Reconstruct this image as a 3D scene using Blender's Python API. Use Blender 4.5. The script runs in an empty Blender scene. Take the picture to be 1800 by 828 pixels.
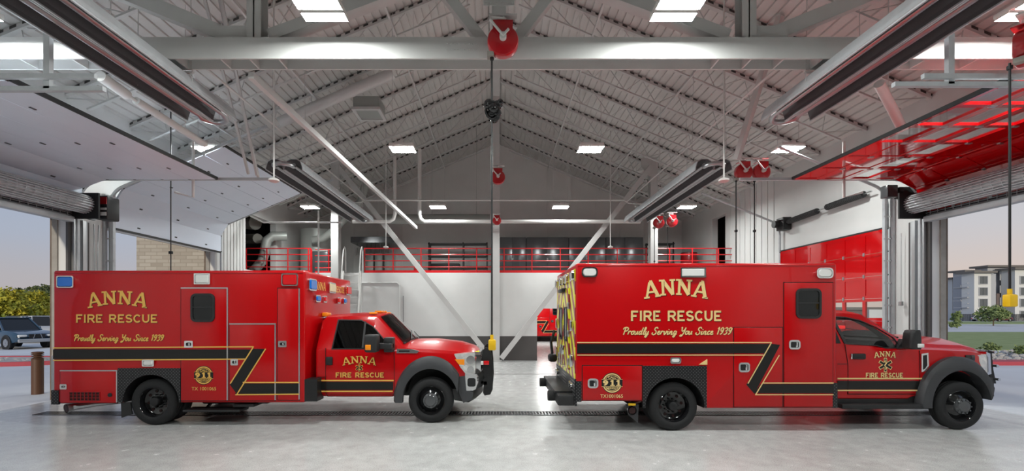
EXPOSURE = 0.0; SKY = 1.05; LED = 238.0
import bpy, bmesh, math, random
from mathutils import Vector, Matrix, Quaternion
random.seed(7)
PI = math.pi
sc = bpy.context.scene
COL = sc.collection
F = 800.0; VX = 877.0; VY = 552.0; H = 1.95      # focal length in px, vanishing point, eye height

def wx(px, Y): return (px - VX) * Y / F
def wz(py, Y): return H + (VY - py) * Y / F
def P(px, py, Y): return (wx(px, Y), Y, wz(py, Y))
def srgb(r, g, b):
    f = lambda c: c / 12.92 if c <= 0.04045 else ((c + 0.055) / 1.055) ** 2.4
    return (f(r / 255), f(g / 255), f(b / 255))

# ------------------------------------------------------------ materials
M = {}
def mat(key, col, rough=0.5, metal=0.0, coat=0.0, spec=0.5, emit=None, estr=0.0, bump=None, vary=None, trans=0.0, ior=1.45):
    m = bpy.data.materials.new(key); m.use_nodes = True
    nt = m.node_tree; b = nt.nodes['Principled BSDF']
    b.inputs['Base Color'].default_value = (*col, 1); b.inputs['Roughness'].default_value = rough
    b.inputs['Metallic'].default_value = metal; b.inputs['Coat Weight'].default_value = coat
    b.inputs['Coat Roughness'].default_value = 0.06
    b.inputs['Specular IOR Level'].default_value = spec
    b.inputs['Transmission Weight'].default_value = trans; b.inputs['IOR'].default_value = ior
    if emit:
        b.inputs['Emission Color'].default_value = (*emit, 1); b.inputs['Emission Strength'].default_value = estr
    tc = None
    if bump or vary:
        tc = nt.nodes.new('ShaderNodeTexCoord')
    if bump:
        sc_, st, dist = bump
        n = nt.nodes.new('ShaderNodeTexNoise'); n.inputs['Scale'].default_value = sc_; n.inputs['Detail'].default_value = 4
        nt.links.new(tc.outputs['Object'], n.inputs['Vector'])
        bp = nt.nodes.new('ShaderNodeBump'); bp.inputs['Strength'].default_value = st; bp.inputs['Distance'].default_value = dist
        nt.links.new(n.outputs['Fac'], bp.inputs['Height']); nt.links.new(bp.outputs['Normal'], b.inputs['Normal'])
    if vary:
        sc_, c2 = vary[0], vary[1]
        n = nt.nodes.new('ShaderNodeTexNoise'); n.inputs['Scale'].default_value = sc_; n.inputs['Detail'].default_value = 6
        nt.links.new(tc.outputs['Object'], n.inputs['Vector'])
        cr = nt.nodes.new('ShaderNodeValToRGB')
        cr.color_ramp.elements[0].position = 0.35; cr.color_ramp.elements[1].position = 0.65
        cr.color_ramp.elements[0].color = (*col, 1); cr.color_ramp.elements[1].color = (*c2, 1)
        nt.links.new(n.outputs['Fac'], cr.inputs['Fac']); nt.links.new(cr.outputs['Color'], b.inputs['Base Color'])
    M[key] = m
    return m

def glass(key, tint, gloss_rough=0.02, refl=1.0):
    m = bpy.data.materials.new(key); m.use_nodes = True; nt = m.node_tree
    for n in list(nt.nodes): nt.nodes.remove(n)
    o = nt.nodes.new('ShaderNodeOutputMaterial'); mx = nt.nodes.new('ShaderNodeMixShader')
    t = nt.nodes.new('ShaderNodeBsdfTransparent'); t.inputs['Color'].default_value = (*tint, 1)
    g = nt.nodes.new('ShaderNodeBsdfGlossy'); g.inputs['Roughness'].default_value = gloss_rough
    g.inputs['Color'].default_value = (refl, refl, refl, 1)
    fr = nt.nodes.new('ShaderNodeFresnel'); fr.inputs['IOR'].default_value = 1.5
    ge = nt.nodes.new('ShaderNodeNewGeometry'); iv = nt.nodes.new('ShaderNodeMath'); iv.operation = 'SUBTRACT'; iv.inputs[0].default_value = 1.0
    mu = nt.nodes.new('ShaderNodeMath'); mu.operation = 'MULTIPLY'   # the far face of a thin pane only lets light through
    nt.links.new(ge.outputs['Backfacing'], iv.inputs[1]); nt.links.new(iv.outputs[0], mu.inputs[0]); nt.links.new(fr.outputs[0], mu.inputs[1]); nt.links.new(mu.outputs[0], mx.inputs[0]); nt.links.new(t.outputs[0], mx.inputs[1]); nt.links.new(g.outputs[0], mx.inputs[2])
    nt.links.new(mx.outputs[0], o.inputs['Surface'])
    M[key] = m
    return m

# ------------------------------------------------------------ mesh builder
class MB:
    def __init__(s): s.v = []; s.f = []; s.m = []; s.k = 0; s.off = (0, -.0003, 0)
    def add(s, vs, fs, m=0):
        o = len(s.v); s.v += [tuple(q) for q in vs]
        for f in fs: s.f.append(tuple(i + o for i in f)); s.m.append(m)
        return s
    def box(s, x0, x1, y0, y1, z0, z1, m=0, bev=0.0, seg=2):
        if x0 > x1: x0, x1 = x1, x0
        if y0 > y1: y0, y1 = y1, y0
        if z0 > z1: z0, z1 = z1, z0
        if bev > 0:
            bm = bmesh.new(); bmesh.ops.create_cube(bm, size=1.0)
            for q in bm.verts:
                q.co = Vector(((x0 + x1) / 2 + q.co.x * (x1 - x0), (y0 + y1) / 2 + q.co.y * (y1 - y0), (z0 + z1) / 2 + q.co.z * (z1 - z0)))
            bev = min(bev, 0.49 * min(x1 - x0, y1 - y0, z1 - z0))
            bmesh.ops.bevel(bm, geom=bm.edges[:], offset=bev, segments=seg, profile=0.5, affect='EDGES', clamp_overlap=True)
            bm.verts.index_update()
            s.add([q.co[:] for q in bm.verts], [[q.index for q in f.verts] for f in bm.faces], m); bm.free()
            return s
        v = [(x, y, z) for z in (z0, z1) for y in (y0, y1) for x in (x0, x1)]
        return s.add(v, [(0, 2, 3, 1), (4, 5, 7, 6), (0, 1, 5, 4), (1, 3, 7, 5), (3, 2, 6, 7), (2, 0, 4, 6)], m)
    def beam(s, p0, p1, w, h, m=0, up=(0, 0, 1)):
        p0 = Vector(p0); p1 = Vector(p1); d = (p1 - p0).normalized(); u = Vector(up)
        if abs(d.dot(u)) > 0.98: u = Vector((0, 1, 0))
        a = d.cross(u).normalized(); b = a.cross(d).normalized()
        v = []
        for p in (p0, p1):
            for i, j in ((-1, -1), (1, -1), (1, 1), (-1, 1)): v.append(p + a * (i * w / 2) + b * (j * h / 2))
        return s.add(v, [(3, 2, 1, 0), (4, 5, 6, 7), (0, 1, 5, 4), (1, 2, 6, 5), (2, 3, 7, 6), (3, 0, 4, 7)], m)
    def cyl(s, p0, p1, r0, r1=None, seg=12, m=0, cap=True):
        r1 = r0 if r1 is None else r1
        p0 = Vector(p0); p1 = Vector(p1); d = (p1 - p0).normalized()
        u = Vector((0, 0, 1)) if abs(d.z) < 0.9 else Vector((1, 0, 0))
        a = d.cross(u).normalized(); b = d.cross(a).normalized()
        v = []
        for p, r in ((p0, r0), (p1, r1)):
            for k in range(seg):
                t = 2 * PI * k / seg; v.append(p + a * (math.cos(t) * r) + b * (math.sin(t) * r))
        f = [(k, (k + 1) % seg, seg + (k + 1) % seg, seg + k) for k in range(seg)]
        if cap: f += [tuple(range(seg))[::-1], tuple(range(seg, 2 * seg))]
        return s.add(v, f, m)
    def pipe(s, pts, r, seg=10, m=0, cap=True, closed=False):
        pts = [Vector(p) for p in pts]; n = len(pts)
        rs = r if isinstance(r, (list, tuple)) else [r] * n
        def tan(i):
            if closed: return (pts[(i + 1) % n] - pts[i - 1]).normalized()
            return (pts[min(i + 1, n - 1)] - pts[max(i - 1, 0)]).normalized()
        t0 = tan(0); u = Vector((0, 0, 1)) if abs(t0.z) < 0.9 else Vector((1, 0, 0))
        a = t0.cross(u).normalized(); v = []
        for i in range(n):
            t = tan(i); a = (a - t * a.dot(t)).normalized(); b = t.cross(a)
            for k in range(seg):
                q = 2 * PI * k / seg; v.append(pts[i] + a * (math.cos(q) * rs[i]) + b * (math.sin(q) * rs[i]))
        f = []
        for i in range(n if closed else n - 1):
            j = (i + 1) % n
            for k in range(seg): f.append((i * seg + k, i * seg + (k + 1) % seg, j * seg + (k + 1) % seg, j * seg + k))
        if cap and not closed: f += [tuple(range(seg))[::-1], tuple((n - 1) * seg + k for k in range(seg))]
        return s.add(v, f, m)
    def prism(s, poly, axis, a, b, m=0):
        n = len(poly)
        g = {'y': lambda p, t: (p[0], t, p[1]), 'x': lambda p, t: (t, p[0], p[1]), 'z': lambda p, t: (p[0], p[1], t)}[axis]
        v = [g(p, a) for p in poly] + [g(p, b) for p in poly]
        f = [tuple(range(n)), tuple(range(n, 2 * n))[::-1]] + [(k, (k + 1) % n, n + (k + 1) % n, n + k) for k in range(n)]
        return s.add(v, f, m)
    def ring(s, outer, inner, axis, a, b, m=0):
        n = len(outer)
        g = {'y': lambda p, t: (p[0], t, p[1]), 'x': lambda p, t: (t, p[0], p[1]), 'z': lambda p, t: (p[0], p[1], t)}[axis]
        v = [g(p, t) for t in (a, b) for q in (outer, inner) for p in q]
        f = []
        for k in range(n):
            j = (k + 1) % n
            f += [(k, j, n + j, n + k), (2 * n + k, 3 * n + k, 3 * n + j, 2 * n + j), (k, 2 * n + k, 2 * n + j, j), (n + k, n + j, 3 * n + j, 3 * n + k)]
        return s.add(v, f, m)
    def lathe(s, prof, c, axis=(0, 1, 0), seg=32, m=0):
        c = Vector(c); d = Vector(axis).normalized()
        u = Vector((0, 0, 1)) if abs(d.z) < 0.9 else Vector((1, 0, 0))
        a = d.cross(u).normalized(); b = d.cross(a).normalized(); n = len(prof); v = []; f = []
        for r, t in prof:
            for k in range(seg):
                q = 2 * PI * k / seg; v.append(c + d * t + a * (math.cos(q) * r) + b * (math.sin(q) * r))
        for i in range(n - 1):
            for k in range(seg): f.append((i * seg + k, i * seg + (k + 1) % seg, (i + 1) * seg + (k + 1) % seg, (i + 1) * seg + k))
        return s.add(v, f, m)
    def ball(s, c, rx, ry=None, rz=None, seg=14, rings=8, m=0):
        ry = rx if ry is None else ry; rz = rx if rz is None else rz
        v = [(c[0], c[1], c[2] - rz)]; f = []
        for i in range(1, rings):
            t = -PI / 2 + PI * i / rings
            for k in range(seg):
                q = 2 * PI * k / seg; v.append((c[0] + rx * math.cos(t) * math.cos(q), c[1] + ry * math.cos(t) * math.sin(q), c[2] + rz * math.sin(t)))
        v.append((c[0], c[1], c[2] + rz)); L = len(v) - 1
        for k in range(seg):
            f.append((0, 1 + (k + 1) % seg, 1 + k)); f.append((L, L - seg + k, L - seg + (k + 1) % seg))
        for i in range(rings - 2):
            for k in range(seg):
                a = 1 + i * seg; f.append((a + k, a + (k + 1) % seg, a + seg + (k + 1) % seg, a + seg + k))
        return s.add(v, f, m)
    def loft(s, rings, m=0, cap=True, closed=True):
        n = len(rings[0]); v = [q for r in rings for q in r]; f = []
        for i in range(len(rings) - 1):
            for k in range(n if closed else n - 1):
                j = (k + 1) % n; f.append((i * n + k, i * n + j, (i + 1) * n + j, (i + 1) * n + k))
        if cap: f += [tuple(range(n))[::-1], tuple((len(rings) - 1) * n + k for k in range(n))]
        return s.add(v, f, m)

ORG = {}
def link_mesh(mb, name, mats, smooth, origin):
    me = bpy.data.meshes.new(name)
    me.from_pydata([(a - origin[0], b - origin[1], c - origin[2]) for a, b, c in mb.v], [], mb.f)
    mats = mats if isinstance(mats, (list, tuple)) else [mats]
    for q in mats: me.materials.append(M[q] if isinstance(q, str) else q)
    me.polygons.foreach_set('material_index', mb.m)
    bm = bmesh.new(); bm.from_mesh(me); bmesh.ops.recalc_face_normals(bm, faces=bm.faces[:]); bm.to_mesh(me); bm.free()
    if smooth:
        me.polygons.foreach_set('use_smooth', [True] * len(me.polygons))
        me.set_sharp_from_angle(angle=math.radians(smooth))
    o = bpy.data.objects.new(name, me); COL.objects.link(o)
    return o
def thing(name, label, cat, loc, group=None):
    o = bpy.data.objects.new(name, None); COL.objects.link(o); o.location = loc; o.empty_display_size = 0.2
    o['label'] = label; o['category'] = cat
    if group: o['group'] = group
    ORG[o.name] = tuple(loc)
    return o
def part(mb, name, mats, parent, smooth=35, label=None, stuff=False):
    org = ORG[parent.name]
    o = link_mesh(mb, name, mats, smooth, org); o.parent = parent; ORG[o.name] = org
    if label: o['label'] = label
    if stuff: o['kind'] = 'stuff'
    return o
def solo(mb, name, mats, label, cat, group=None, smooth=35, stuff=False):
    xs, ys, zs = zip(*mb.v)
    org = ((min(xs) + max(xs)) / 2, (min(ys) + max(ys)) / 2, min(zs))
    o = link_mesh(mb, name, mats, smooth, org); o.location = org; ORG[o.name] = org
    o['label'] = label; o['category'] = cat
    if group: o['group'] = group
    if stuff: o['kind'] = 'stuff'
    return o
def struct(mb, name, mats, parent=None, smooth=None):
    if parent: o = part(mb, name, mats, parent, smooth)
    else:
        o = link_mesh(mb, name, mats, smooth, (0, 0, 0)); ORG[o.name] = (0, 0, 0); o['kind'] = 'structure'
    return o
def copy_tree(o, parent=None):
    c = o.copy(); COL.objects.link(c)
    if parent: c.parent = parent
    for ch in list(o.children): copy_tree(ch, c)
    return c
def boolean_cut(o, cutter_mb, mats):
    c = link_mesh(cutter_mb, 'cut', mats, None, (0, 0, 0)); c.location = [ORG[o.name][i] * 0 for i in range(3)]
    org = ORG[o.name]
    for q in c.data.vertices: q.co = q.co - Vector(org)
    par = o.parent; o.parent = None
    md = o.modifiers.new('b', 'BOOLEAN'); md.operation = 'DIFFERENCE'; md.object = c; md.solver = 'EXACT'
    try: md.material_mode = 'TRANSFER'
    except Exception: pass
    dg = bpy.context.evaluated_depsgraph_get(); dg.update()
    me = bpy.data.meshes.new_from_object(o.evaluated_get(dg))
    o.modifiers.clear(); o.data = me; bpy.data.objects.remove(c); o.parent = par
    me.polygons.foreach_set('use_smooth', [True] * len(me.polygons)); me.set_sharp_from_angle(angle=math.radians(30))
def rrect(x0, x1, z0, z1, r, n=5):
    r = min(r, abs(x1 - x0) / 2, abs(z1 - z0) / 2); out = []
    for cx, cz, a0 in ((x1 - r, z1 - r, 0), (x0 + r, z1 - r, 90), (x0 + r, z0 + r, 180), (x1 - r, z0 + r, 270)):
        for k in range(n + 1):
            a = math.radians(a0 + 90 * k / n); out.append((cx + r * math.cos(a), cz + r * math.sin(a)))
    return out
def circ(cx, cz, r, n=32, rz=None):
    rz = r if rz is None else rz
    return [(cx + r * math.cos(2 * PI * k / n), cz + rz * math.sin(2 * PI * k / n)) for k in range(n)]

# ------------------------------------------------------------ lettering
def ribbon(mb, pts, w, tf, m=0):
    n = len(pts)
    if n < 2: return
    L = []; R = []
    for i in range(n):
        def nrm(a, b):
            dx, dz = b[0] - a[0], b[1] - a[1]; l = math.hypot(dx, dz) or 1
            return (-dz / l, dx / l)
        if i == 0: q = nrm(pts[0], pts[1]); k = 1
        elif i == n - 1: q = nrm(pts[-2], pts[-1]); k = 1
        else:
            a = nrm(pts[i - 1], pts[i]); b = nrm(pts[i], pts[i + 1]); q = (a[0] + b[0], a[1] + b[1]); l = math.hypot(*q) or 1
            q = (q[0] / l, q[1] / l); k = min(1.6, 1 / max(0.3, q[0] * a[0] + q[1] * a[1]))
        L.append((pts[i][0] + q[0] * w / 2 * k, pts[i][1] + q[1] * w / 2 * k)); R.append((pts[i][0] - q[0] * w / 2 * k, pts[i][1] - q[1] * w / 2 * k))
    mb.k += 1
    v = [tuple(a + b * (mb.k % 7 + (i % n) * .06) for a, b in zip(tf(p), mb.off)) for i, p in enumerate(L + R)]
    mb.add(v, [(i, i + 1, n + i + 1, n + i) for i in range(n - 1)], m)
def arcp(cx, cy, rx, ry, a0, a1, n=9):
    return [(cx + rx * math.cos(math.radians(a0 + (a1 - a0) * k / n)), cy + ry * math.sin(math.radians(a0 + (a1 - a0) * k / n))) for k in range(n + 1)]
# block capitals: (advance, strokes [(points, thin?)], serif ends)
GL = {
 'A': (1.0, [[(.04, .05), (.44, 1)], [(.44, 1), (.56, 1), (.96, .05)], [(.22, .36), (.78, .36)]], [(.04, .05), (.96, .05)]),
 'N': (1.0, [[(.1, 0), (.1, 1)], [(.1, .98), (.9, .02)], [(.9, 0), (.9, 1)]], [(.1, .05), (.04, .95), (.9, .95)]),
 'F': (.86, [[(.12, 0), (.12, 1)], [(.05, .93), (.84, .93)], [(.12, .5), (.66, .5)]], [(.12, .05)]),
 'I': (.34, [[(.17, 0), (.17, 1)]], [(.17, .05), (.17, .95)]),
 'R': (1.0, [[(.12, 0), (.12, 1)], [(.05, .93)] + arcp(.6, .7, .25, .23, 90, -90) + [(.12, .47)], [(.5, .47), (.9, .0)]], [(.12, .05), (.9, .05)]),
 'E': (.88, [[(.12, 0), (.12, 1)], [(.05, .93), (.82, .93)], [(.12, .5), (.66, .5)], [(.05, .07), (.86, .07)]], []),
 'S': (.9, [arcp(.45, .72, .33, .21, 20, 270) + arcp(.45, .28, .35, .21, 90, -160)], []),
 'C': (.98, [arcp(.52, .5, .42, .43, 40, 320, 14)], []),
 'U': (1.0, [[(.13, 1), (.13, .4)] + arcp(.5, .4, .37, .33, 180, 360, 10)[1:] + [(.87, 1)]], [(.13, .95), (.87, .95)]),
 ' ': (.55, [], []),
}
WT = {'A': (.72, 1.08, .62), 'N': (.78, 1.12, .78)}
def block_text(mb, text, x0, x1, z0, z1, sw, tf, track=.16, arch=0.0, serif=.3, rot=0.0, m=0):
    adv = [GL[c][0] for c in text]; tot = sum(adv) + track * (len(text) - 1)
    kx = (x1 - x0) / tot; hz = z1 - z0; cur = 0
    for c, a in zip(text, adv):
        gcx = x0 + (cur + a / 2) * kx; u = (gcx - (x0 + x1) / 2) / ((x1 - x0) / 2)
        dz = arch * (1 - u * u); ang = -u * rot
        def g(p, cur=cur, gcx=gcx, dz=dz, ang=ang):
            lx = x0 + (cur + p[0]) * kx - gcx; lz = p[1] * hz - hz / 2
            return tf((gcx + lx * math.cos(ang) - lz * math.sin(ang), z0 + hz / 2 + dz + lx * math.sin(ang) + lz * math.cos(ang)))
        k = hz / kx
        for i, st in enumerate(GL[c][1]):   # stroke width measured in glyph units
            ribbon2(mb, st, sw * WT.get(c, (1, 1, 1, 1))[i], kx, hz, g, m)
        for sx, sz in GL[c][2]:
            w = serif / 2
            ribbon2(mb, [(sx - w, .04 if sz < .5 else .96), (sx + w, .04 if sz < .5 else .96)], sw * .55, kx, hz, g, m)
        cur += a + track
def ribbon2(mb, st, sw, kx, hz, g, m):
    ribbon(mb, [(p[0] * kx, p[1] * hz) for p in st], sw * hz, lambda q: g((q[0] / kx, q[1] / hz)), m)
# brush script
def cat(pts, n=5):
    if len(pts) < 3: return pts
    q = [pts[0]] + pts + [pts[-1]]; out = []
    for i in range(1, len(q) - 2):
        for k in range(n):
            t = k / n; o = []
            for d in (0, 1):
                a, b, c, e = q[i - 1][d], q[i][d], q[i + 1][d], q[i + 2][d]
                o.append(.5 * (2 * b + (c - a) * t + (2 * a - 5 * b + 4 * c - e) * t * t + (3 * b - a - 3 * c + e) * t ** 3))
            out.append(tuple(o))
    return out + [pts[-1]]
SG = {
 'P': (.72, [[(.22, -.05), (.26, .5), (.3, .95)], [(.0, .72), (.1, .95), (.4, 1.02), (.66, .85), (.55, .55), (.28, .48)]]),
 'r': (.36, [[(.02, .0), (.06, .5)], [(.05, .25), (.15, .46), (.3, .46)], [(.3, .46), (.36, .36)]]),
 'o': (.44, [[(.3, .48), (.1, .44), (.04, .2), (.14, .02), (.3, .06), (.38, .28), (.3, .48), (.46, .42)]]),
 'u': (.5, [[(.03, .48), (.03, .12), (.12, .0), (.27, .12), (.35, .48)], [(.35, .48), (.35, .08), (.5, .08)]]),
 'd': (.52, [[(.32, .42), (.12, .46), (.03, .2), (.14, .0), (.3, .14)], [(.42, 1.0), (.33, .3), (.36, .04), (.5, .08)]]),
 'l': (.26, [[(.02, .1), (.2, .7), (.2, 1.0), (.1, .9), (.06, .2), (.14, .0), (.28, .1)]]),
 'y': (.46, [[(.03, .48), (.03, .14), (.13, .02), (.28, .16), (.35, .48)], [(.35, .48), (.3, -.1), (.18, -.36), (.04, -.28), (.2, -.05), (.46, .1)]]),
 'S': (.66, [[(.62, .82), (.48, 1.02), (.26, .95), (.24, .68), (.46, .46), (.5, .16), (.26, -.03), (.02, .1), (.08, .28)]]),
 'e': (.38, [[(.03, .2), (.24, .32), (.22, .48), (.07, .4), (.05, .12), (.18, .0), (.4, .12)]]),
 'v': (.42, [[(.02, .48), (.08, .1), (.15, .0), (.3, .26), (.33, .48), (.44, .42)]]),
 'i': (.24, [[(.06, .48), (.04, .1), (.1, .0), (.24, .1)], [(.1, .66), (.13, .74)]]),
 'n': (.5, [[(.02, .0), (.06, .48)], [(.05, .2), (.2, .46), (.3, .4), (.28, .06), (.36, .0), (.5, .1)]]),
 'g': (.46, [[(.33, .44), (.12, .48), (.03, .22), (.14, .02), (.32, .2)], [(.35, .48), (.3, -.1), (.18, -.36), (.04, -.28), (.2, -.05), (.46, .1)]]),
 'Y': (.62, [[(.0, .9), (.1, 1.0), (.14, .6), (.28, .48), (.5, .7), (.58, 1.0)], [(.58, 1.0), (.48, .3), (.28, -.2), (.06, -.2), (.24, .0)]]),
 'c': (.36, [[(.3, .4), (.2, .48), (.05, .36), (.04, .1), (.16, .0), (.36, .1)]]),
 '1': (.34, [[(.05, .78), (.2, .95), (.16, .0)]]),
 '9': (.5, [[(.42, .85), (.24, .98), (.08, .78), (.14, .52), (.32, .52), (.44, .85)], [(.44, .9), (.36, .3), (.12, .0)]]),
 '3': (.48, [[(.08, .82), (.24, .98), (.42, .82), (.32, .56), (.18, .5)], [(.18, .5), (.36, .46), (.4, .2), (.22, .0), (.04, .1)]]),
 ' ': (.34, []),
}
def script_text(mb, text, x0, x1, z0, h, sw, tf, shear=.28, m=0):
    tot = sum(SG[c][0] + .05 for c in text); kx = (x1 - x0) / tot; cur = 0
    for c in text:
        for st in SG[c][1]:
            ribbon(mb, [(x0 + (cur + p[0] + shear * p[1]) * kx, z0 + p[1] * h) for p in cat(st)], sw, tf, m)
        cur += SG[c][0] + .05
def font_text(mb, text, x0, x1, z0, z1, tf, m=0, bold=.0):
    cu = bpy.data.curves.new('t', 'FONT'); cu.body = text; cu.size = 1; cu.offset = bold; cu.resolution_u = 3
    o = bpy.data.objects.new('t', cu); COL.objects.link(o)
    dg = bpy.context.evaluated_depsgraph_get(); dg.update()
    me = bpy.data.meshes.new_from_object(o.evaluated_get(dg))
    xs = [q.co.x for q in me.vertices]; ys = [q.co.y for q in me.vertices]
    a, b, c, d = min(xs), max(xs), min(ys), max(ys)
    v = [tf((x0 + (q.co.x - a) / (b - a) * (x1 - x0), z0 + (q.co.y - c) / (d - c) * (z1 - z0))) for q in me.vertices]
    mb.add(v, [tuple(p.vertices) for p in me.polygons], m)
    bpy.data.objects.remove(o); bpy.data.meshes.remove(me); bpy.data.curves.remove(cu)
# ============================================================ materials
mat('red_paint', (.46, .001, .003), .3, coat=.5, spec=.2)
mat('red_dark', (.30, .003, .006), .35, coat=.3)
mat('gap_dark', (.02, .002, .002), .6)
mat('black', (.012, .012, .013), .45)
mat('black_gloss', (.008, .008, .009), .12, coat=.6)
mat('black_plastic', (.018, .018, .019), .5)
mat('flare_grey', (.045, .046, .05), .5, bump=(60, .05, .01))
mat('rubber', (.014, .014, .015), .75, bump=(40, .1, .01))
mat('chrome', (.75, .75, .76), .12, metal=1)
mat('steel', (.55, .56, .57), .32, metal=1)
mat('galv', (.46, .48, .50), .42, metal=.35, vary=(6, (.52, .54, .56)))
mat('alu_tube', (.40, .40, .41), .3, metal=.85)
mat('trough_shade', (.075, .075, .08), .45)  # heater trough lining, painted dark for the dim reflection inside
mat('stripe_black', (.010, .0095, .009), .35, coat=.2, spec=.3)
mat('gold', (.80, .47, .10), .35, metal=.15)
mat('gold_pale', (.82, .60, .26), .38, metal=.15)
mat('amber', (.9, .27, .01), .2, coat=.4)
mat('lens_blue', (.008, .15, .58), .15, coat=.6)
mat('lens_red', (.62, .006, .01), .15, coat=.6)
mat('lens_white', (.72, .72, .70), .2, coat=.6, bump=(40, .15, .01))
mat('lens_amber_white', (.72, .66, .42), .2, coat=.5)
mat('yellow', (.83, .50, .01), .45)
mat('lime', (.80, .82, .02), .4)
mat('hose_red', (.42, .006, .012), .28, coat=.6)
mat('white_paint', (.66, .65, .63), .5, vary=(3, (.62, .61, .59)))
mat('steel_white', (.56, .555, .545), .5, vary=(2, (.52, .515, .505)))
mat('deck_grey', (.60, .585, .565), .55, vary=(1.5, (.56, .545, .525)))
mat('wall_white', (.66, .66, .65), .6, vary=(1.2, (.62, .62, .61)))
mat('wall_grey', (.72, .715, .70), .65, vary=(1.0, (.68, .675, .66)))
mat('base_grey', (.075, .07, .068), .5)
mat('rail_red', (.55, .008, .012), .35, coat=.3)
mat('door_white', (.70, .76, .86), .4, vary=(2, (.68, .74, .84)))
mat('door_red', (.54, .002, .004), .1, coat=1.0, spec=.4); M['door_red'].node_tree.nodes['Principled BSDF'].inputs['Coat IOR'].default_value = 1.6; M['door_red'].node_tree.nodes['Principled BSDF'].inputs['Coat Roughness'].default_value = .02
mat('cabinet', (.10, .103, .108), .22, metal=.3)
mat('duct', (.36, .38, .36), .45, metal=.3)
mat('brown', (.10, .045, .022), .5)
mat('tan', (.33, .31, .28), .8, vary=(6, (.29, .27, .24)))
mat('stone_brown', (.13, .095, .07), .85, vary=(5, (.17, .125, .095)), bump=(12, .3, .05))
mat('concrete_out', (.72, .72, .72), .8, vary=(.6, (.66, .66, .66)))
mat('asphalt', (.58, .58, .59), .85, vary=(.5, (.53, .53, .54)))
mat('curb_red', (.42, .06, .08), .7)
mat('grass', (.21, .27, .09), .9, vary=(1.3, (.27, .32, .13)))
mat('rock', (.40, .37, .34), .9, vary=(3, (.52, .49, .45)))
mat('leaf_yellow', (.50, .42, .03), .7, vary=(1.2, (.20, .24, .03)))  # gold of the low sun put into the leaf colour
mat('leaf_dark', (.06, .09, .035), .75, vary=(1.2, (.13, .15, .05)))
mat('leaf_green', (.17, .23, .08), .75, vary=(1.5, (.26, .32, .12)))
mat('bark', (.12, .08, .05), .9, bump=(20, .4, .03))
mat('apt_white', (.66, .66, .64), .8); mat('apt_grey', (.42, .425, .44), .8); mat('apt_brick', (.17, .13, .12), .85)
mat('apt_roof', (.17, .155, .14), .8); mat('apt_window', (.10, .115, .12), .15, spec=.8)
mat('car_blue', (.02, .055, .10), .25, coat=.8); mat('car_silver', (.42, .43, .44), .3, metal=.5, coat=.6)
mat('car_maroon', (.12, .01, .02), .3, coat=.6); mat('car_white', (.7, .7, .7), .3, coat=.6)
mat('car_glass', (.006, .007, .008), .05, spec=.5)
mat('interior', (.02, .02, .022), .7)
mat('red_lamp', (.7, .01, .01), .3, emit=(1, .03, .03), estr=1.2)
mat('led', (1, 1, 1), .4, emit=(.955, 1, .975), estr=LED)
mat('insulation', (.40, .39, .35), .8)
mat('headlamp', (.80, .80, .78), .14, metal=.55, bump=(8, .5, .05), coat=.6)
glass('tint_dark', (.05, .055, .06)); glass('tint_mid', (.72, .75, .75)); glass('clear_pane', (.9, .92, .92)); glass('windshield', (.5, .53, .54))

def nodes_of(key):
    nt = M[key].node_tree; return nt, nt.nodes['Principled BSDF']
def new(nt, t, **kw):
    n = nt.nodes.new(t)
    for k, v in kw.items():
        if k in n.inputs: n.inputs[k].default_value = v
        else: setattr(n, k, v)
    return n
def floor_material():
    mat('floor_concrete', (.42, .42, .415), .22, spec=.5)
    nt, b = nodes_of('floor_concrete')
    tc = new(nt, 'ShaderNodeTexCoord')
    big = new(nt, 'ShaderNodeTexNoise', Scale=.55, Detail=5.0); med = new(nt, 'ShaderNodeTexNoise', Scale=5.0, Detail=8.0)
    spk = new(nt, 'ShaderNodeTexVoronoi', Scale=55.0); spn = new(nt, 'ShaderNodeTexNoise', Scale=90.0, Detail=3.0)
    for n in (big, med, spk, spn): nt.links.new(tc.outputs['Object'], n.inputs['Vector'])
    r1 = new(nt, 'ShaderNodeValToRGB'); r1.color_ramp.elements[0].color = (.48, .48, .475, 1); r1.color_ramp.elements[1].color = (.545, .545, .54, 1)
    r1.color_ramp.elements[0].position = .3; r1.color_ramp.elements[1].position = .7
    nt.links.new(big.outputs['Fac'], r1.inputs['Fac'])
    r2 = new(nt, 'ShaderNodeValToRGB'); r2.color_ramp.elements[0].color = (.93, .93, .925, 1); r2.color_ramp.elements[1].color = (1.04, 1.04, 1.04, 1)
    r2.color_ramp.elements[0].position = .35; r2.color_ramp.elements[1].position = .6
    nt.links.new(med.outputs['Fac'], r2.inputs['Fac'])
    r3 = new(nt, 'ShaderNodeValToRGB'); r3.color_ramp.elements[0].color = (.55, .54, .53, 1); r3.color_ramp.elements[1].color = (1, 1, 1, 1)
    r3.color_ramp.elements[0].position = .34; r3.color_ramp.elements[1].position = .46
    nt.links.new(spn.outputs['Fac'], r3.inputs['Fac'])
    m1 = new(nt, 'ShaderNodeMixRGB', blend_type='MULTIPLY'); m1.inputs['Fac'].default_value = 1
    m2 = new(nt, 'ShaderNodeMixRGB', blend_type='MULTIPLY'); m2.inputs['Fac'].default_value = 1
    nt.links.new(r1.outputs[0], m1.inputs[1]); nt.links.new(r2.outputs[0], m1.inputs[2])
    nt.links.new(m1.outputs[0], m2.inputs[1]); nt.links.new(r3.outputs[0], m2.inputs[2])
    nt.links.new(m2.outputs[0], b.inputs['Base Color'])
    rr = new(nt, 'ShaderNodeMapRange'); rr.inputs['To Min'].default_value = .13; rr.inputs['To Max'].default_value = .34
    nt.links.new(med.outputs['Fac'], rr.inputs['Value']); nt.links.new(rr.outputs[0], b.inputs['Roughness'])
floor_material()
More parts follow.
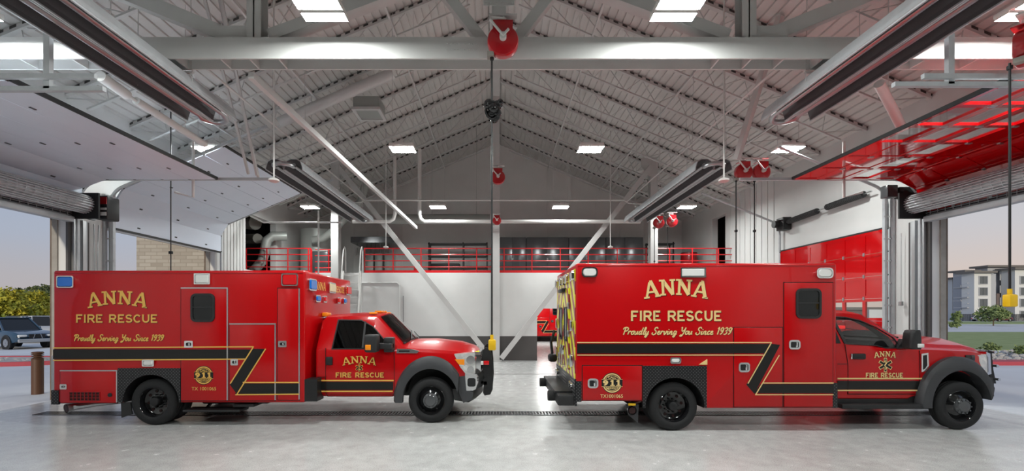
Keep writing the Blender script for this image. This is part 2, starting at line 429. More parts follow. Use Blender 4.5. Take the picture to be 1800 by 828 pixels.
def tread_material():
    mat('tread_plate', (.05, .05, .052), .35, metal=.7)
    nt, b = nodes_of('tread_plate')
    tc = new(nt, 'ShaderNodeTexCoord'); mp = new(nt, 'ShaderNodeMapping'); mp.inputs['Rotation'].default_value = (0, PI / 4, 0); mp.inputs['Scale'].default_value = (26, 1, 26)
    v = new(nt, 'ShaderNodeTexVoronoi', Scale=1.0, Randomness=0.0)
    nt.links.new(tc.outputs['Object'], mp.inputs['Vector']); nt.links.new(mp.outputs[0], v.inputs['Vector'])
    r = new(nt, 'ShaderNodeValToRGB'); r.color_ramp.elements[0].color = (.30, .30, .31, 1); r.color_ramp.elements[1].color = (.035, .035, .037, 1)
    r.color_ramp.elements[0].position = .18; r.color_ramp.elements[1].position = .34
    nt.links.new(v.outputs['Distance'], r.inputs['Fac']); nt.links.new(r.outputs[0], b.inputs['Base Color'])
    bp = new(nt, 'ShaderNodeBump', Strength=.4); bp.invert = True
    nt.links.new(v.outputs['Distance'], bp.inputs['Height']); nt.links.new(bp.outputs[0], b.inputs['Normal'])
tread_material()
def chevron_material():
    mat('chevron', (.5, .5, .5), .35, coat=.4)
    nt, b = nodes_of('chevron')
    tc = new(nt, 'ShaderNodeTexCoord'); sp = new(nt, 'ShaderNodeSeparateXYZ'); nt.links.new(tc.outputs['Object'], sp.inputs[0])
    ab = new(nt, 'ShaderNodeMath', operation='ABSOLUTE'); nt.links.new(sp.outputs['Y'], ab.inputs[0])
    mu = new(nt, 'ShaderNodeMath', operation='MULTIPLY_ADD'); mu.inputs[1].default_value = 1.25; nt.links.new(ab.outputs[0], mu.inputs[0]); nt.links.new(sp.outputs['Z'], mu.inputs[2])
    md = new(nt, 'ShaderNodeMath', operation='MODULO'); md.inputs[1].default_value = .44; nt.links.new(mu.outputs[0], md.inputs[0])
    lt = new(nt, 'ShaderNodeMath', operation='LESS_THAN'); lt.inputs[1].default_value = .22; nt.links.new(md.outputs[0], lt.inputs[0])
    mx = new(nt, 'ShaderNodeMixRGB'); mx.inputs[1].default_value = (.30, .03, .035, 1); mx.inputs[2].default_value = (.80, .78, .02, 1)
    nt.links.new(lt.outputs[0], mx.inputs[0]); nt.links.new(mx.outputs[0], b.inputs['Base Color'])
chevron_material()
def flute_shade_material():  # dark dashes painted in for the shaded openings of the deck flutes
    mat('flute_shade', (.5, .5, .5), .7); nt, b = nodes_of('flute_shade')
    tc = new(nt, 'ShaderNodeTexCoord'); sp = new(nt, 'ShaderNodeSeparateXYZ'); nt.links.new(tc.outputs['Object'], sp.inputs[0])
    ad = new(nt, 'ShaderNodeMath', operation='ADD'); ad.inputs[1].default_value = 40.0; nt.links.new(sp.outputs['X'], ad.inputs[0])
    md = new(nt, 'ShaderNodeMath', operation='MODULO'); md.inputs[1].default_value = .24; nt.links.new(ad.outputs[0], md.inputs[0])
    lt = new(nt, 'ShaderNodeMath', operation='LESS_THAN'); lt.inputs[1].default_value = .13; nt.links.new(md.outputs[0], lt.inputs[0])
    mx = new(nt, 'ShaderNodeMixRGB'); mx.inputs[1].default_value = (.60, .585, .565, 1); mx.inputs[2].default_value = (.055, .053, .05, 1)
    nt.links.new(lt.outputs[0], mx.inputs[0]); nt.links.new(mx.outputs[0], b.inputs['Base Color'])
flute_shade_material()
def brick_material(key, c1, c2, mortar, scale, w=.5, h=.25, rot=(PI / 2, 0, 0)):
    mat(key, c1, .85); nt, b = nodes_of(key)
    tc = new(nt, 'ShaderNodeTexCoord'); mp = new(nt, 'ShaderNodeMapping'); mp.inputs['Rotation'].default_value = rot
    br = new(nt, 'ShaderNodeTexBrick', Scale=scale); br.inputs['Color1'].default_value = (*c1, 1); br.inputs['Color2'].default_value = (*c2, 1); br.inputs['Mortar'].default_value = (*mortar, 1)
    br.inputs['Brick Width'].default_value = w; br.inputs['Row Height'].default_value = h; br.inputs['Mortar Size'].default_value = .012
    nt.links.new(tc.outputs['Object'], mp.inputs['Vector']); nt.links.new(mp.outputs[0], br.inputs['Vector']); nt.links.new(br.outputs['Color'], b.inputs['Base Color'])
brick_material('limestone', (.33, .29, .235), (.45, .41, .345), (.30, .265, .215), 1.0, .42, .13, (-PI / 2, 0, 0))

# ============================================================ camera, world, sun
cam = bpy.data.cameras.new('camera'); co = bpy.data.objects.new('camera', cam); COL.objects.link(co)
co.location = (0, 0, H); co.rotation_euler = (PI / 2, 0, 0)
cam.sensor_fit = 'HORIZONTAL'; cam.sensor_width = 36; cam.lens = 36 * F / 1800
cam.shift_x = (900 - VX) / 1800; cam.shift_y = (VY - 414) / 1800; cam.clip_end = 600; cam.clip_start = .05
sc.camera = co
sc.view_settings.view_transform = 'Standard'; sc.view_settings.look = 'None'; sc.view_settings.exposure = EXPOSURE; sc.view_settings.gamma = 1
sc.view_settings.use_curve_mapping = False
w = bpy.data.worlds.new('dusk'); sc.world = w; w.use_nodes = True; nt = w.node_tree
bg = nt.nodes['Background']; bg.inputs['Strength'].default_value = SKY
tc = new(nt, 'ShaderNodeTexCoord'); sp = new(nt, 'ShaderNodeSeparateXYZ'); nt.links.new(tc.outputs['Generated'], sp.inputs[0])
cr = new(nt, 'ShaderNodeValToRGB'); els = cr.color_ramp.elements
els[0].position = 0.0; els[0].color = (.66, .53, .46, 1); els[1].position = 1.0; els[1].color = (.34, .43, .60, 1)
for pos, c in ((.05, (.64, .55, .50)), (.13, (.56, .56, .59)), (.25, (.47, .52, .62))):
    e = els.new(pos); e.color = (*c, 1)
nz = new(nt, 'ShaderNodeTexNoise', Scale=2.2, Detail=4.0); mpw = new(nt, 'ShaderNodeMapping'); mpw.inputs['Scale'].default_value = (1, 1, 5)
nt.links.new(tc.outputs['Generated'], mpw.inputs['Vector']); nt.links.new(mpw.outputs[0], nz.inputs['Vector'])
ad = new(nt, 'ShaderNodeMath', operation='MULTIPLY_ADD'); ad.inputs[1].default_value = .06; nt.links.new(nz.outputs['Fac'], ad.inputs[0])
sb = new(nt, 'ShaderNodeMath', operation='SUBTRACT'); sb.inputs[1].default_value = .03; nt.links.new(sp.outputs['Z'], sb.inputs[0]); nt.links.new(sb.outputs[0], ad.inputs[2])
nt.links.new(ad.outputs[0], cr.inputs['Fac'])
mr = new(nt, 'ShaderNodeMapRange'); mr.inputs['From Min'].default_value = -.8; mr.inputs['From Max'].default_value = .8
nt.links.new(sp.outputs['X'], mr.inputs['Value'])
az = new(nt, 'ShaderNodeMixRGB'); az.inputs[1].default_value = (.66, .74, .86, 1); az.inputs[2].default_value = (1.0, .98, .97, 1); nt.links.new(mr.outputs[0], az.inputs[0])
ml = new(nt, 'ShaderNodeMixRGB', blend_type='MULTIPLY'); ml.inputs[0].default_value = 1; nt.links.new(cr.outputs[0], ml.inputs[1]); nt.links.new(az.outputs[0], ml.inputs[2])
nt.links.new(ml.outputs[0], bg.inputs['Color'])
sun = bpy.data.lights.new('sun', 'SUN'); so = bpy.data.objects.new('sun', sun); COL.objects.link(so)
sun.energy = 2.0; sun.color = (1, .90, .74); sun.angle = .03
so.rotation_euler = Vector((.12, 1, -.22)).to_track_quat('-Z', 'Y').to_euler()

# ============================================================ building shell
W = 9.8; WO = 10.05               # inner and outer face of the door walls
RX = -.12; RZ = 11.1; SL = .42    # ridge and roof slope
def roof_z(x): return RZ - SL * abs(x - RX)
D1 = (6.0, 10.3); D2 = (11.4, 15.7); HEAD = 4.1; EAVE = 6.9
FRONT = -9.0; REAR = 24.4; MEZ = 3.68; MY = 19.1

fl = MB(); fl.box(-WO, WO, FRONT, 38, -.2, 0); struct(fl, 'floor', 'floor_concrete')
# saw-cut joints and the dark line across the slab
for k, (y, wd) in enumerate(((14.75, .035), (4.4, .012))):
    b = MB(); b.box(-W, W, y - wd, y + wd, 0.0, .004); struct(b, 'trim_%d' % (k + 1), 'base_grey')

def door_wall(s, name):
    b = MB(); a, c = s * W, s * WO
    if s < 0:
        b.box(a, c, FRONT, D1[0], 0, EAVE + .2); b.box(a, c, D1[1], D2[0], 0, EAVE + .2); b.box(a, c, D2[1], 17.6, 0, EAVE + .2)
        b.box(a, c, D1[0], D1[1], HEAD, EAVE + .2); b.box(a, c, D2[0], D2[1], HEAD, EAVE + .2)
        b.box(a, c, 17.6, 20.0, 0, MEZ); b.box(a, c, 20.0, REAR, 0, EAVE + .2); b.box(a, c, 17.6, 20, 5.9, EAVE + .2)
        ribs = [(16.0 + .2 * k) for k in range(8)]
    else:
        b.box(a, c, FRONT, D1[0], 0, EAVE + .2); b.box(a, c, D1[1], D2[0], 0, EAVE + .2); b.box(a, c, D2[1], 19.7, 0, EAVE + .2)
        b.box(a, c, D1[0], D1[1], HEAD, EAVE + .2); b.box(a, c, D2[0], D2[1], HEAD, EAVE + .2)
        b.box(a, c, 19.7, 20.9, 0, MEZ); b.box(a, c, 20.9, REAR, 0, EAVE + .2); b.box(a, c, 19.7, 20.9, 6.3, EAVE + .2)
        ribs = [16.2 + .38 * k for k in range(9)]
    for y in ribs: b.box(a - s * .025, a, y, y + .06, 0.02, EAVE, 0)
    struct(b, name, 'wall_white')
    # outer cladding
    b = MB()
    for y0, y1 in ((FRONT, D1[0] - .02), (D1[1] + .02, D2[0] - .02), (D2[1] + .02, 17.5 if s < 0 else 19.6)): b.box(c, c + s * .13, y0, y1, 0, 7.4)
    b.box(c, c + s * .13, D1[0] - .02, D2[1] + .02, HEAD + .02, 7.4)
    struct(b, name.replace('wall_', 'wall_outer_'), 'stone_brown' if s < 0 else 'stone_brown')
    # beige jamb liner at the far side of each opening
    b = MB()
    for y in (D1[1], D2[1]): b.box(s * (W + .17), s * (WO + .04), y - .035, y, 0, HEAD)
    struct(b, 'trim_%s_jambs' % ('left' if s < 0 else 'right'), 'tan')
door_wall(-1, 'wall_left'); door_wall(1, 'wall_right')
b = MB(); b.box(-WO, WO, FRONT - .3, FRONT, 0, 11.2); struct(b, 'wall_front', 'base_grey')
# dark plant room behind the left wall and behind the right slit
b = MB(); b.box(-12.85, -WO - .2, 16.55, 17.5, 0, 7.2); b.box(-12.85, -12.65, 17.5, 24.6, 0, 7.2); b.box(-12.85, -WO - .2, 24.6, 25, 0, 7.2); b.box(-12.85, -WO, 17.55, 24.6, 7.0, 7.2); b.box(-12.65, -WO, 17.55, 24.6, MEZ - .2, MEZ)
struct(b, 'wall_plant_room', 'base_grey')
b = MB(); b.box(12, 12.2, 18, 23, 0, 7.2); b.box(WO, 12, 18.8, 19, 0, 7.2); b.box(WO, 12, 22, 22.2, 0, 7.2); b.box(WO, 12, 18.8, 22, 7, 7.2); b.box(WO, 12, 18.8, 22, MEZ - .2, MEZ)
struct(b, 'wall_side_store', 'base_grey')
# stone wing outside, seen through the far left opening
b = MB(); b.box(-12.9, -WO - .13, 16.2, 16.5, 0, 7.2); struct(b, 'wall_stone_wing', 'limestone')

# mezzanine front wall with the doorway through to the next bay
DX0, DX1, DZ = 1.6, 3.6, 2.18
b = MB(); b.box(-W, DX0, MY, MY + .2, 0, MEZ); b.box(DX1, W, MY, MY + .2, 0, MEZ); b.box(DX0, DX1, MY, MY + .2, DZ, MEZ); struct(b, 'wall_back', 'wall_white')
b = MB(); b.box(-W, DX0, MY - .012, MY, 0, 1.02); b.box(DX1, W, MY - .012, MY, 0, 1.02); struct(b, 'baseboard_back', 'base_grey')
b = MB(); b.box(-W, W, MY + .2, 38, MEZ - .06, MEZ); struct(b, 'floor_mezzanine', 'wall_grey')
b = MB(); b.box(-WO, WO, 37.6, 38, 0, MEZ); b.box(-WO, -W, REAR + .2, 38, 0, MEZ); b.box(W, WO, REAR + .2, 38, 0, MEZ); struct(b, 'wall_next_bay', 'wall_white')
# gable wall behind the mezzanine, with panel seams and a dark band
b = MB(); b.prism([(-W, MEZ), (W, MEZ), (W, roof_z(W)), (RX, RZ + .05), (-W, roof_z(-W))], 'y', REAR, REAR + .2)
struct(b, 'wall_gable', 'wall_grey')
b = MB()
for k in range(-7, 8): b.box(k * 1.3 - .03, k * 1.3 + .03, REAR - .03, REAR, MEZ, roof_z(k * 1.3) - .15)
struct(b, 'trim_gable', 'wall_grey')

# roof deck: corrugated steel, flutes running with the ridge
def deck(s):
    b = MB(); pts = []; p = .2; d = .035; n = int(10.6 / p)
    x = 0.0
    for k in range(n):
        for dx, dz in ((0, 0), (.150, 0), (.157, d), (.193, d)):
            pts.append((k * p + dx, dz))
    v = []
    for y in (FRONT - .3, REAR + .3):
        for t, dz in pts: v.append((RX + s * t, y, RZ - SL * t + dz))
        for t, dz in reversed(pts): v.append((RX + s * t, y, RZ - SL * t + dz + .05))
    n2 = len(pts) * 2; L = len(pts)
    f = [(k, (k + 1) % n2, n2 + (k + 1) % n2, n2 + k) for k in range(n2)]
    for o in (0, n2):
        for k in range(L - 1): f.append((o + k, o + k + 1, o + n2 - 2 - k, o + n2 - 1 - k))
    b.add(v, f); return b
dk = deck(-1); d2 = deck(1); dk.add(d2.v, d2.f); struct(dk, 'ceiling', 'deck_grey')
# ============================================================ the ambulances
def wheel(root, x, y, out, front, r=.405):
    """tyre with its rim, hub and nuts; outer face at y, facing -y when out=-1"""
    ax = (0, -out, 0)   # lathe axis points inwards
    t = MB()
    t.lathe([(.25, .03), (.27, .008), (.31, .0), (.36, .006), (.388, .026), (.403, .05), (.405, .075), (.393, .08), (.393, .09), (.405, .095), (.405, .13),
             (.393, .135), (.393, .145), (.405, .15), (.403, .18), (.388, .2), (.36, .222), (.31, .228), (.25, .2)], (x, y, r), ax, 48)
    tyre = part(t, 'wheel', 'rubber', root, 40)
    m = MB()
    if front:
        m.lathe([(.262, .02), (.25, .012), (.238, .03), (.23, .085), (.205, .075), (.17, .03), (.14, .012), (.135, .005), (.0, .005)], (x, y, r), ax, 40)
    else:
        m.lathe([(.262, .02), (.25, .012), (.238, .03), (.232, .13), (.2, .15), (.13, .155), (.1, .15), (.0, .15)], (x, y, r), ax, 40)
    rim = part(m, 'rim', 'black_gloss', tyre, 40)
    h = MB(); o = out
    if front:
        h.lathe([(.135, .01), (.13, -.02), (.1, -.035), (.09, -.05), (.06, -.055), (.0, -.056)], (x, y, r), ax, 28)
        for k in range(10):
            a = 2 * PI * k / 10; h.cyl((x + .112 * math.cos(a), y - o * .02, r + .112 * math.sin(a)), (x + .112 * math.cos(a), y + o * .05, r + .112 * math.sin(a)), .014, seg=6)
    else:
        h.lathe([(.085, .15), (.08, .05), (.07, .03), (.05, .022), (.0, .022)], (x, y, r), ax, 24)
        for k in range(10):
            a = 2 * PI * k / 10; h.cyl((x + .115 * math.cos(a), y - o * .15, r + .115 * math.sin(a)), (x + .115 * math.cos(a), y - o * .11, r + .115 * math.sin(a)), .013, seg=6)
        for k in range(8):
            a = 2 * PI * k / 8 + .2; h.cyl((x + .178 * math.cos(a), y - o * .149, r + .178 * math.sin(a)), (x + .178 * math.cos(a), y - o * .143, r + .178 * math.sin(a)), .026, seg=12, m=1)
    part(h, 'hub', ['cabinet' if front else 'black', 'gap_dark'], tyre, 35)
    return tyre

def ambulance(cfg):
    Y = cfg['Y']; C = Y + 1.22; FY = Y + 2.44
    bx = lambda px, y=None: wx(px, Y if y is None else y)
    bz = lambda py, y=None: wz(py, Y if y is None else y)
    x0, x1 = bx(cfg['x'][0]), bx(cfg['x'][1]); z0, z1 = bz(cfg['bot']), bz(cfg['top'])
    CY = Y + .2                                     # near face of the cab
    cx = lambda px: wx(px, CY); cz = lambda py: wz(py, CY)
    rx, fx = wx(cfg['rear_wheel'], Y + .03), wx(cfg['front_wheel'], Y + cfg['fin'])
    root = thing('ambulance', cfg['label'], 'ambulance', ((x0 + fx) / 2, C, 0))
    R = {}
    # ---- box body
    b = MB(); b.box(x0, x1, Y, FY, z0, z1, 0, .035, 3)
    body = part(b, 'box_body', ['red_paint', 'black'], root)
    arch_ = [(rx + .49 * math.cos(PI * i / 32), .405 + .49 * math.sin(PI * i / 32)) for i in range(33)] + [(rx - .49, -.1), (rx + .49, -.1)]
    for a, c in ((Y - .1, Y + .75), (FY - .75, FY + .1)):
        cut = MB(); cut.prism(arch_, 'y', a, c, 0); boolean_cut(body, cut, ['black'])
    if cfg.get('notch'):
        cut = MB(); cut.box(x0 - .5, rx - .3, Y - .1, FY + .1, -.1, bz(cfg['notch'][2])); boolean_cut(body, cut, ['black'])
    # roof cap seam
    b = MB(); b.box(x0 + .03, x1 - .03, Y - .006, Y, z1 - .05, z1 - .042); part(b, 'roof_seam', 'red_dark', root)
    # ---- chassis
    b = MB(); b.box(x0 + .5, fx + .55, C - .45, C - .33, .46, .62); b.box(x0 + .5, fx + .55, C + .33, C + .45, .46, .62)
    b.box(rx + .7, rx + 1.9, C - .95, C - .5, .33, .52, 0, .03); b.box(rx + .55, x1 - .2, C - 1.0, C + 1.0, .42, .46)
    b.cyl((rx, Y + .3, .405), (rx, FY - .3, .405), .075); b.cyl((fx, C - .85, .40), (fx, C + .85, .40), .06); b.ball((rx, C, .41), .2, .2, .2)
    b.cyl((rx, C, .45), (fx - .8, C, .52), .05); b.box(fx - 1.2, fx - .4, C - .3, C + .3, .36, .7, 0, .05)
    part(b, 'chassis', 'black', root)
    # ---- wheels
    wheel(root, rx, Y + .03, -1, False); wheel(root, rx, Y + .31, -1, False); wheel(root, rx, FY - .03, 1, False); wheel(root, rx, FY - .31, 1, False)
    wheel(root, fx, Y + cfg['fin'], -1, True); wheel(root, fx, FY - cfg['fin'], 1, True)
    # ---- tread plate round the rear wheel
    px0, px1, py0, py1 = cfg['plate']; a0, a1, c0, c1 = bx(px0), bx(px1), bz(py1), bz(py0)
    k = math.asin(max(-.9, min(.9, (c0 - .405) / .49)))
    arc = [(rx + .49 * math.cos(k + (PI - 2 * k) * i / 24), .405 + .49 * math.sin(k + (PI - 2 * k) * i / 24)) for i in range(25)]
    b = MB(); b.prism([(a0, c0), (a0, c1), (a1, c1), (a1, c0)] + arc, 'y', Y - .012, Y + .002); part(b, 'wheel_arch_plate', 'tread_plate', root, None)
    for q in cfg['plates']:
        b = MB(); b.box(bx(q[0]), bx(q[1]), Y - .012 if q[4] < .2 else Y + .01, Y + q[4], bz(q[3]), bz(q[2])); part(b, 'corner_plate', 'tread_plate' if q[4] < .2 else 'black', root, None)
    # ---- doors and compartments
    for d in cfg['doors']:
        a0, a1, c0, c1 = bx(d['r'][0]), bx(d['r'][1]), bz(d['r'][3]), bz(d['r'][2])
        b = MB(); b.box(a0 - .012, a1 + .012, Y - .004, Y + .01, c0 - .012, c1 + .012, 1); b.box(a0, a1, Y - .014, Y + .01, c0, c1, 0, .006)
        dr = part(b, d['n'], ['red_paint', 'gap_dark'], root)
        if d.get('trim'):
            t = MB()
            if 'r' in d['trim']: t.box(a1 - .004, a1 + .016, Y - .02, Y, c0 + .01, c1)
            if 't' in d['trim']: t.box(a0, a1 + .016, Y - .02, Y, c1 - .004, c1 + .016)
            part(t, 'drip_trim', 'gold_pale' if d['trim'].isupper() else 'steel', dr)
        if d.get('h'):
            h = d['h']; a, c, e, f = bx(h[0]), bx(h[1]), bz(h[3]), bz(h[2]); t = MB()
            t.prism(rrect(a, c, e, f, .05 if cfg['round'] else .015), 'y', Y - .032, Y - .012, 0)
            t.prism(rrect(a + .03, c - .03, e + .03, f - .03, .02), 'y', Y - .036, Y - .03, 1)
            t.box(a + (c - a) * .55, a + (c - a) * .72, Y - .05, Y - .03, e + .035, f - .035, 0, .006)
            part(t, 'handle', ['chrome', 'black'], dr)
        if d.get('w'):
            q = d['w']; a, c, e, f = bx(q[0]), bx(q[1]), bz(q[3]), bz(q[2]); t = MB()
            t.ring(rrect(a, c, e, f, .09), rrect(a + .035, c - .035, e + .035, f - .035, .06), 'y', Y - .035, Y - .012)
            mid = e + (f - e) * .52; t.box(a + .03, c - .03, Y - .03, Y - .012, mid - .012, mid + .012)
            wf = part(t, 'window_frame', 'black_plastic', dr)
            t = MB(); t.prism(rrect(a + .03, c - .03, e + .03, f - .03, .06), 'y', Y - .02, Y - .014); part(t, 'pane', 'car_glass', wf if False else dr)
        if d.get('g'):
            q = d['g']; a, c, e, f = bx(q[0]), bx(q[1]), bz(q[3]), bz(q[2]); t = MB(); t.box(a, c, Y - .018, Y - .012, e, f, 1)
            for i in range(9): t.box(a + (c - a) * i / 8 - .005, a + (c - a) * i / 8 + .005, Y - .026, Y - .014, e, f, 0)
            for i in range(4): t.box(a, c, Y - .026, Y - .014, e + (f - e) * i / 3 - .004, e + (f - e) * i / 3 + .004, 0)
            part(t, 'vent_grille', ['red_dark', 'gap_dark'], dr)
        if d.get('k'):
            t = MB(); t.cyl((bx(d['k'][0]), Y - .03, bz(d['k'][1])), (bx(d['k'][0]), Y - .01, bz(d['k'][1])), .035, seg=18); part(t, 'fuel_cap', 'black', dr)
    # ---- stripes: thin film on the panels
    fy = Y - .021
    s_ = MB()
    for i, poly in enumerate(cfg['black']): s_.prism([(bx(p), bz(q)) for p, q in poly], 'y', fy + .0025 - .0006 * i, Y + .002)
    part(s_, 'black_stripe', 'stripe_black', root, None)
    s_ = MB()
    for i, (p0, q0, p1, q1, wd) in enumerate(cfg['gold']): s_.beam((bx(p0), fy - .0005 * i, bz(q0)), (bx(p1), fy - .0005 * i, bz(q1)), wd, .002, up=(0, 1, 0))
    part(s_, 'gold_stripe', cfg['goldmat'], root, None)
    # ---- lettering
    def put(fn, name, plane=Y - .004, m=cfg['goldmat'], sh=.008, conv=None):
        for dx, dz, dy, mm, nm in ((sh, -sh, .0012, 'stripe_black', name + '_shadow'), (0, 0, 0, m, name)):
            q = MB(); fn(q, lambda p: (p[0] + dx, plane + dy, p[1] + dz)); part(q, nm, mm, root, None)
    a = cfg['anna']; put(lambda q, tf: block_text(q, 'ANNA', bx(a[0]), bx(a[1]), bz(a[3]), bz(a[2]), .21, tf, track=a[5], arch=a[4], serif=.46, rot=a[6]), 'town_lettering')
    f_ = cfg['fire']; put(lambda q, tf: block_text(q, 'FIRE RESCUE', bx(f_[0]), bx(f_[1]), bz(f_[3]), bz(f_[2]), .20, tf, track=.14, serif=.26), 'department_lettering')
    g_ = cfg['script']; put(lambda q, tf: script_text(q, 'Proudly Serving You Since 1939', bx(g_[0]), bx(g_[1]), bz(g_[2]), g_[3], .019, tf), 'motto_lettering', sh=.005)
    t_ = cfg['tx']; put(lambda q, tf: font_text(q, t_[4], bx(t_[0]), bx(t_[1]), bz(t_[3]), bz(t_[2]), tf, bold=.004), 'number_lettering', plane=Y - .016, sh=.0025)
    # 911 roundel
    e0, e1, e2, e3 = cfg['em']; ex, ez, er = (bx(e0) + bx(e1)) / 2, (bz(e2) + bz(e3)) / 2, (bz(e2) - bz(e3)) / 2
    q = MB(); q.prism(circ(ex, ez, er + .012, 40), 'y', Y - .0165, Y - .012, 1); q.ring(circ(ex, ez, er, 40), circ(ex, ez, er - .02, 40), 'y', Y - .018, Y - .014, 0)
    bw = er * 1.08
    q.ring(circ(ex, ez, er * .80, 40), circ(ex, ez, er * .75, 40), 'y', Y - .0172, Y - .014, 0)
    q.prism(rrect(ex - bw, ex + bw, ez - er * .40, ez + er * .40, .02), 'y', Y - .0182, Y - .014, 1)
    font_text(q, 'CALL', ex - er * .42, ex + er * .42, ez + er * .45, ez + er * .68, lambda p: (p[0], Y - .0185, p[1]), 0, .02)
    nf = lambda p: (p[0], Y - .0186, p[1])
    font_text(q, '9', ex - er * .96, ex - er * .40, ez - er * .30, ez + er * .30, nf, 0, .05)
    for cx_ in (.0, .62):
        ox = ex + er * cx_; hh = er * .6; zz0 = ez - er * .30
        ribbon(q, [(ox - er * .16, zz0 + hh * .74), (ox, zz0 + hh * .93)], er * .13, nf); ribbon(q, [(ox + er * .04, zz0), (ox + er * .04, zz0 + hh)], er * .2, nf); ribbon(q, [(ox - er * .2, zz0 + er * .05), (ox + er * .28, zz0 + er * .05)], er * .1, nf)
    for zz in (-.39, .35): q.box(ex - bw, ex + bw, Y - .0186, Y - .018, ez + er * zz, ez + er * (zz + .04), 0)
    font_text(q, 'EMERGENCY', ex - er * .6, ex + er * .6, ez - er * .62, ez - er * .44, lambda p: (p[0], Y - .0185, p[1]), 0, .02)
    part(q, 'emergency_roundel', [cfg['goldmat'], 'stripe_black'], root, None)
    # ---- lights on the box sides
    def lamp(r, lens, rr=.02, kind='warning_light'):
        a, c, e, f = bx(r[0]), bx(r[1]), bz(r[3]), bz(r[2]); t = MB()
        t.ring(rrect(a, c, e, f, rr), rrect(a + .018, c - .018, e + .018, f - .018, rr), 'y', Y - .035, Y + .002); o = part(t, kind, 'chrome', root)
        t = MB(); p1 = rrect(a + .014, c - .014, e + .014, f - .014, rr); p2 = rrect(a + .034, c - .034, e + .03, f - .03, rr)
        t.loft([[(p[0], Y - .012, p[1]) for p in p1], [(p[0], Y - .045, p[1]) for p in p2]]); part(t, 'lens', lens, o, 30)
    for r, lens, rr in cfg['lights']: lamp(r, lens, rr)
    # ---- cab: lofted shell, then side window openings, wheel wells
    st = []
    for (dx, zb, zs, zt, zc, ws, wt, bow) in cfg['cab']:
        hp = [(0, zb), (ws - .08, zb), (ws - .012, zb + .06), (ws, zb + .45 * (zs - zb)), (ws - .004, zs - .06), (ws - .02, zs), (wt + .05, zt - .07), (wt + .015, zt - .02), (wt - .06, zt), (wt * .5, zt + (zc - zt) * .75), (0, zc)]
        ring = [(-y_, z_) for y_, z_ in hp] + [(y_, z_) for y_, z_ in hp[-2:0:-1]]
        st.append([(fx + dx + bow * (1 - (y_ / ws) ** 2), C + y_, z_) for y_, z_ in ring])
    b = MB(); b.loft(st); cab = part(b, 'cab', ['red_paint', 'black', 'interior'], root, 28)
    # body surface half-width of the cab at height z (cab section)
    zs, zt, ws, wt = cfg['cab'][2][2], cfg['cab'][2][3], cfg['cab'][2][5], cfg['cab'][2][6]
    def hw(z): return ws - .02 + (wt + .05 - ws + .02) * max(0, min(1.1, (z - zs) / (zt - .07 - zs)))
    win = [(cx(p), cz(q)) for p, q in cfg['window']]
    cut = MB(); cut.prism(win, 'y', Y - .2, FY + .2, 0)
    boolean_cut(cab, cut, ['interior'])
    A_, B_ = cfg['cab'][cfg['ws']], cfg['cab'][cfg['ws'] + 1]
    pt = Vector((fx + A_[0] + .06, 0, A_[3] - .05)); pb = Vector((fx + B_[0] + .0, 0, B_[3] + .045)); nn = Vector((-(pb.z - pt.z), 0, pb.x - pt.x)).normalized()
    cut = MB(); cut.prism([(q.x, q.z) for q in (pt + nn * .4, pb + nn * .4, pb, pb - Vector((.5, 0, .02)), pt - Vector((.25, 0, .12)), pt)], 'y', C - A_[6] + .09, C + A_[6] - .09); boolean_cut(cab, cut, ['interior'])
    well = [(fx + .52 * math.cos(t), .42 + .56 * math.sin(t)) for t in [PI * i / 20 for i in range(21)]] + [(fx - .52, .0), (fx + .52, .0)]
    for a, c in ((Y - .2, Y + .75), (FY - .75, FY + .2)):
        cut = MB(); cut.prism(well, 'y', a, c); boolean_cut(cab, cut, ['black'])
    def skin(mb, poly, o0, o1, far=False):
        n = len(poly); s = 1 if far else -1
        v = [(x, C + s * (hw(z) + o), z) for o in (o0, o1) for x, z in poly]
        mb.add(v, [tuple(range(n)), tuple(range(n, 2 * n))[::-1]] + [(k, (k + 1) % n, n + (k + 1) % n, n + k) for k in range(n)])
    for far in (False, True):
        t = MB(); skin(t, win, -.014, -.010, far); g_o = part(t, 'side_window', cfg['tint'], root, None)
        t = MB(); cxm = sum(p[0] for p in win) / len(win); czm = sum(p[1] for p in win) / len(win)
        outp = [(cxm + (x - cxm) * 1.05, czm + (z - czm) * 1.075) for x, z in win]; n = len(win); s = 1 if far else -1
        v = [(x, C + s * (hw(z) + o), z) for o in (-.02, .008) for pp in (outp, win) for x, z in pp]; f = []
        for kk in range(n):
            j = (kk + 1) % n; f += [(kk, j, n + j, n + kk), (2 * n + kk, 3 * n + kk, 3 * n + j, 2 * n + j), (kk, 2 * n + kk, 2 * n + j, j), (n + kk, n + j, 3 * n + j, 3 * n + kk)]
        t.add(v, f); part(t, 'window_seal', 'black_plastic', root, None)
    # quarter divider
    dv = cfg['divider']; t = MB(); t.beam((cx(dv[0]), C - hw(cz(dv[1])) - .004, cz(dv[1])), (cx(dv[2]), C - hw(cz(dv[3])) - .004, cz(dv[3])), .035, .02, up=(0, 1, 0)); part(t, 'window_divider', 'black_plastic', root)
    if cfg.get('quarter'):
        q = [(cx(p), cz(z)) for p, z in cfg['quarter']]; t = MB(); skin(t, q, .002, .008); part(t, 'quarter_window', 'car_glass', root, None)
    # windscreen
    A, B = cfg['cab'][cfg['ws']], cfg['cab'][cfg['ws'] + 1]
    t = MB(); N = 10; rows = []
    for i, (dx, _, _, z_, zc_, w_, wt_, bow) in ((.05, A), (.97, B)):
        row = []
        for k in range(N + 1):
            u = -1 + 2 * k / N
            def at(S):
                y_ = u * (S[6] - .05); zz = S[3] + (S[4] - S[3]) * (1 - u * u) * .95
                return Vector((fx + S[0] + S[7] * (1 - (y_ / S[5]) ** 2), C + y_, zz))
            pnt = at(A).lerp(at(B), i); row.append(pnt + Vector((.012, 0, .014)))
        rows.append(row)
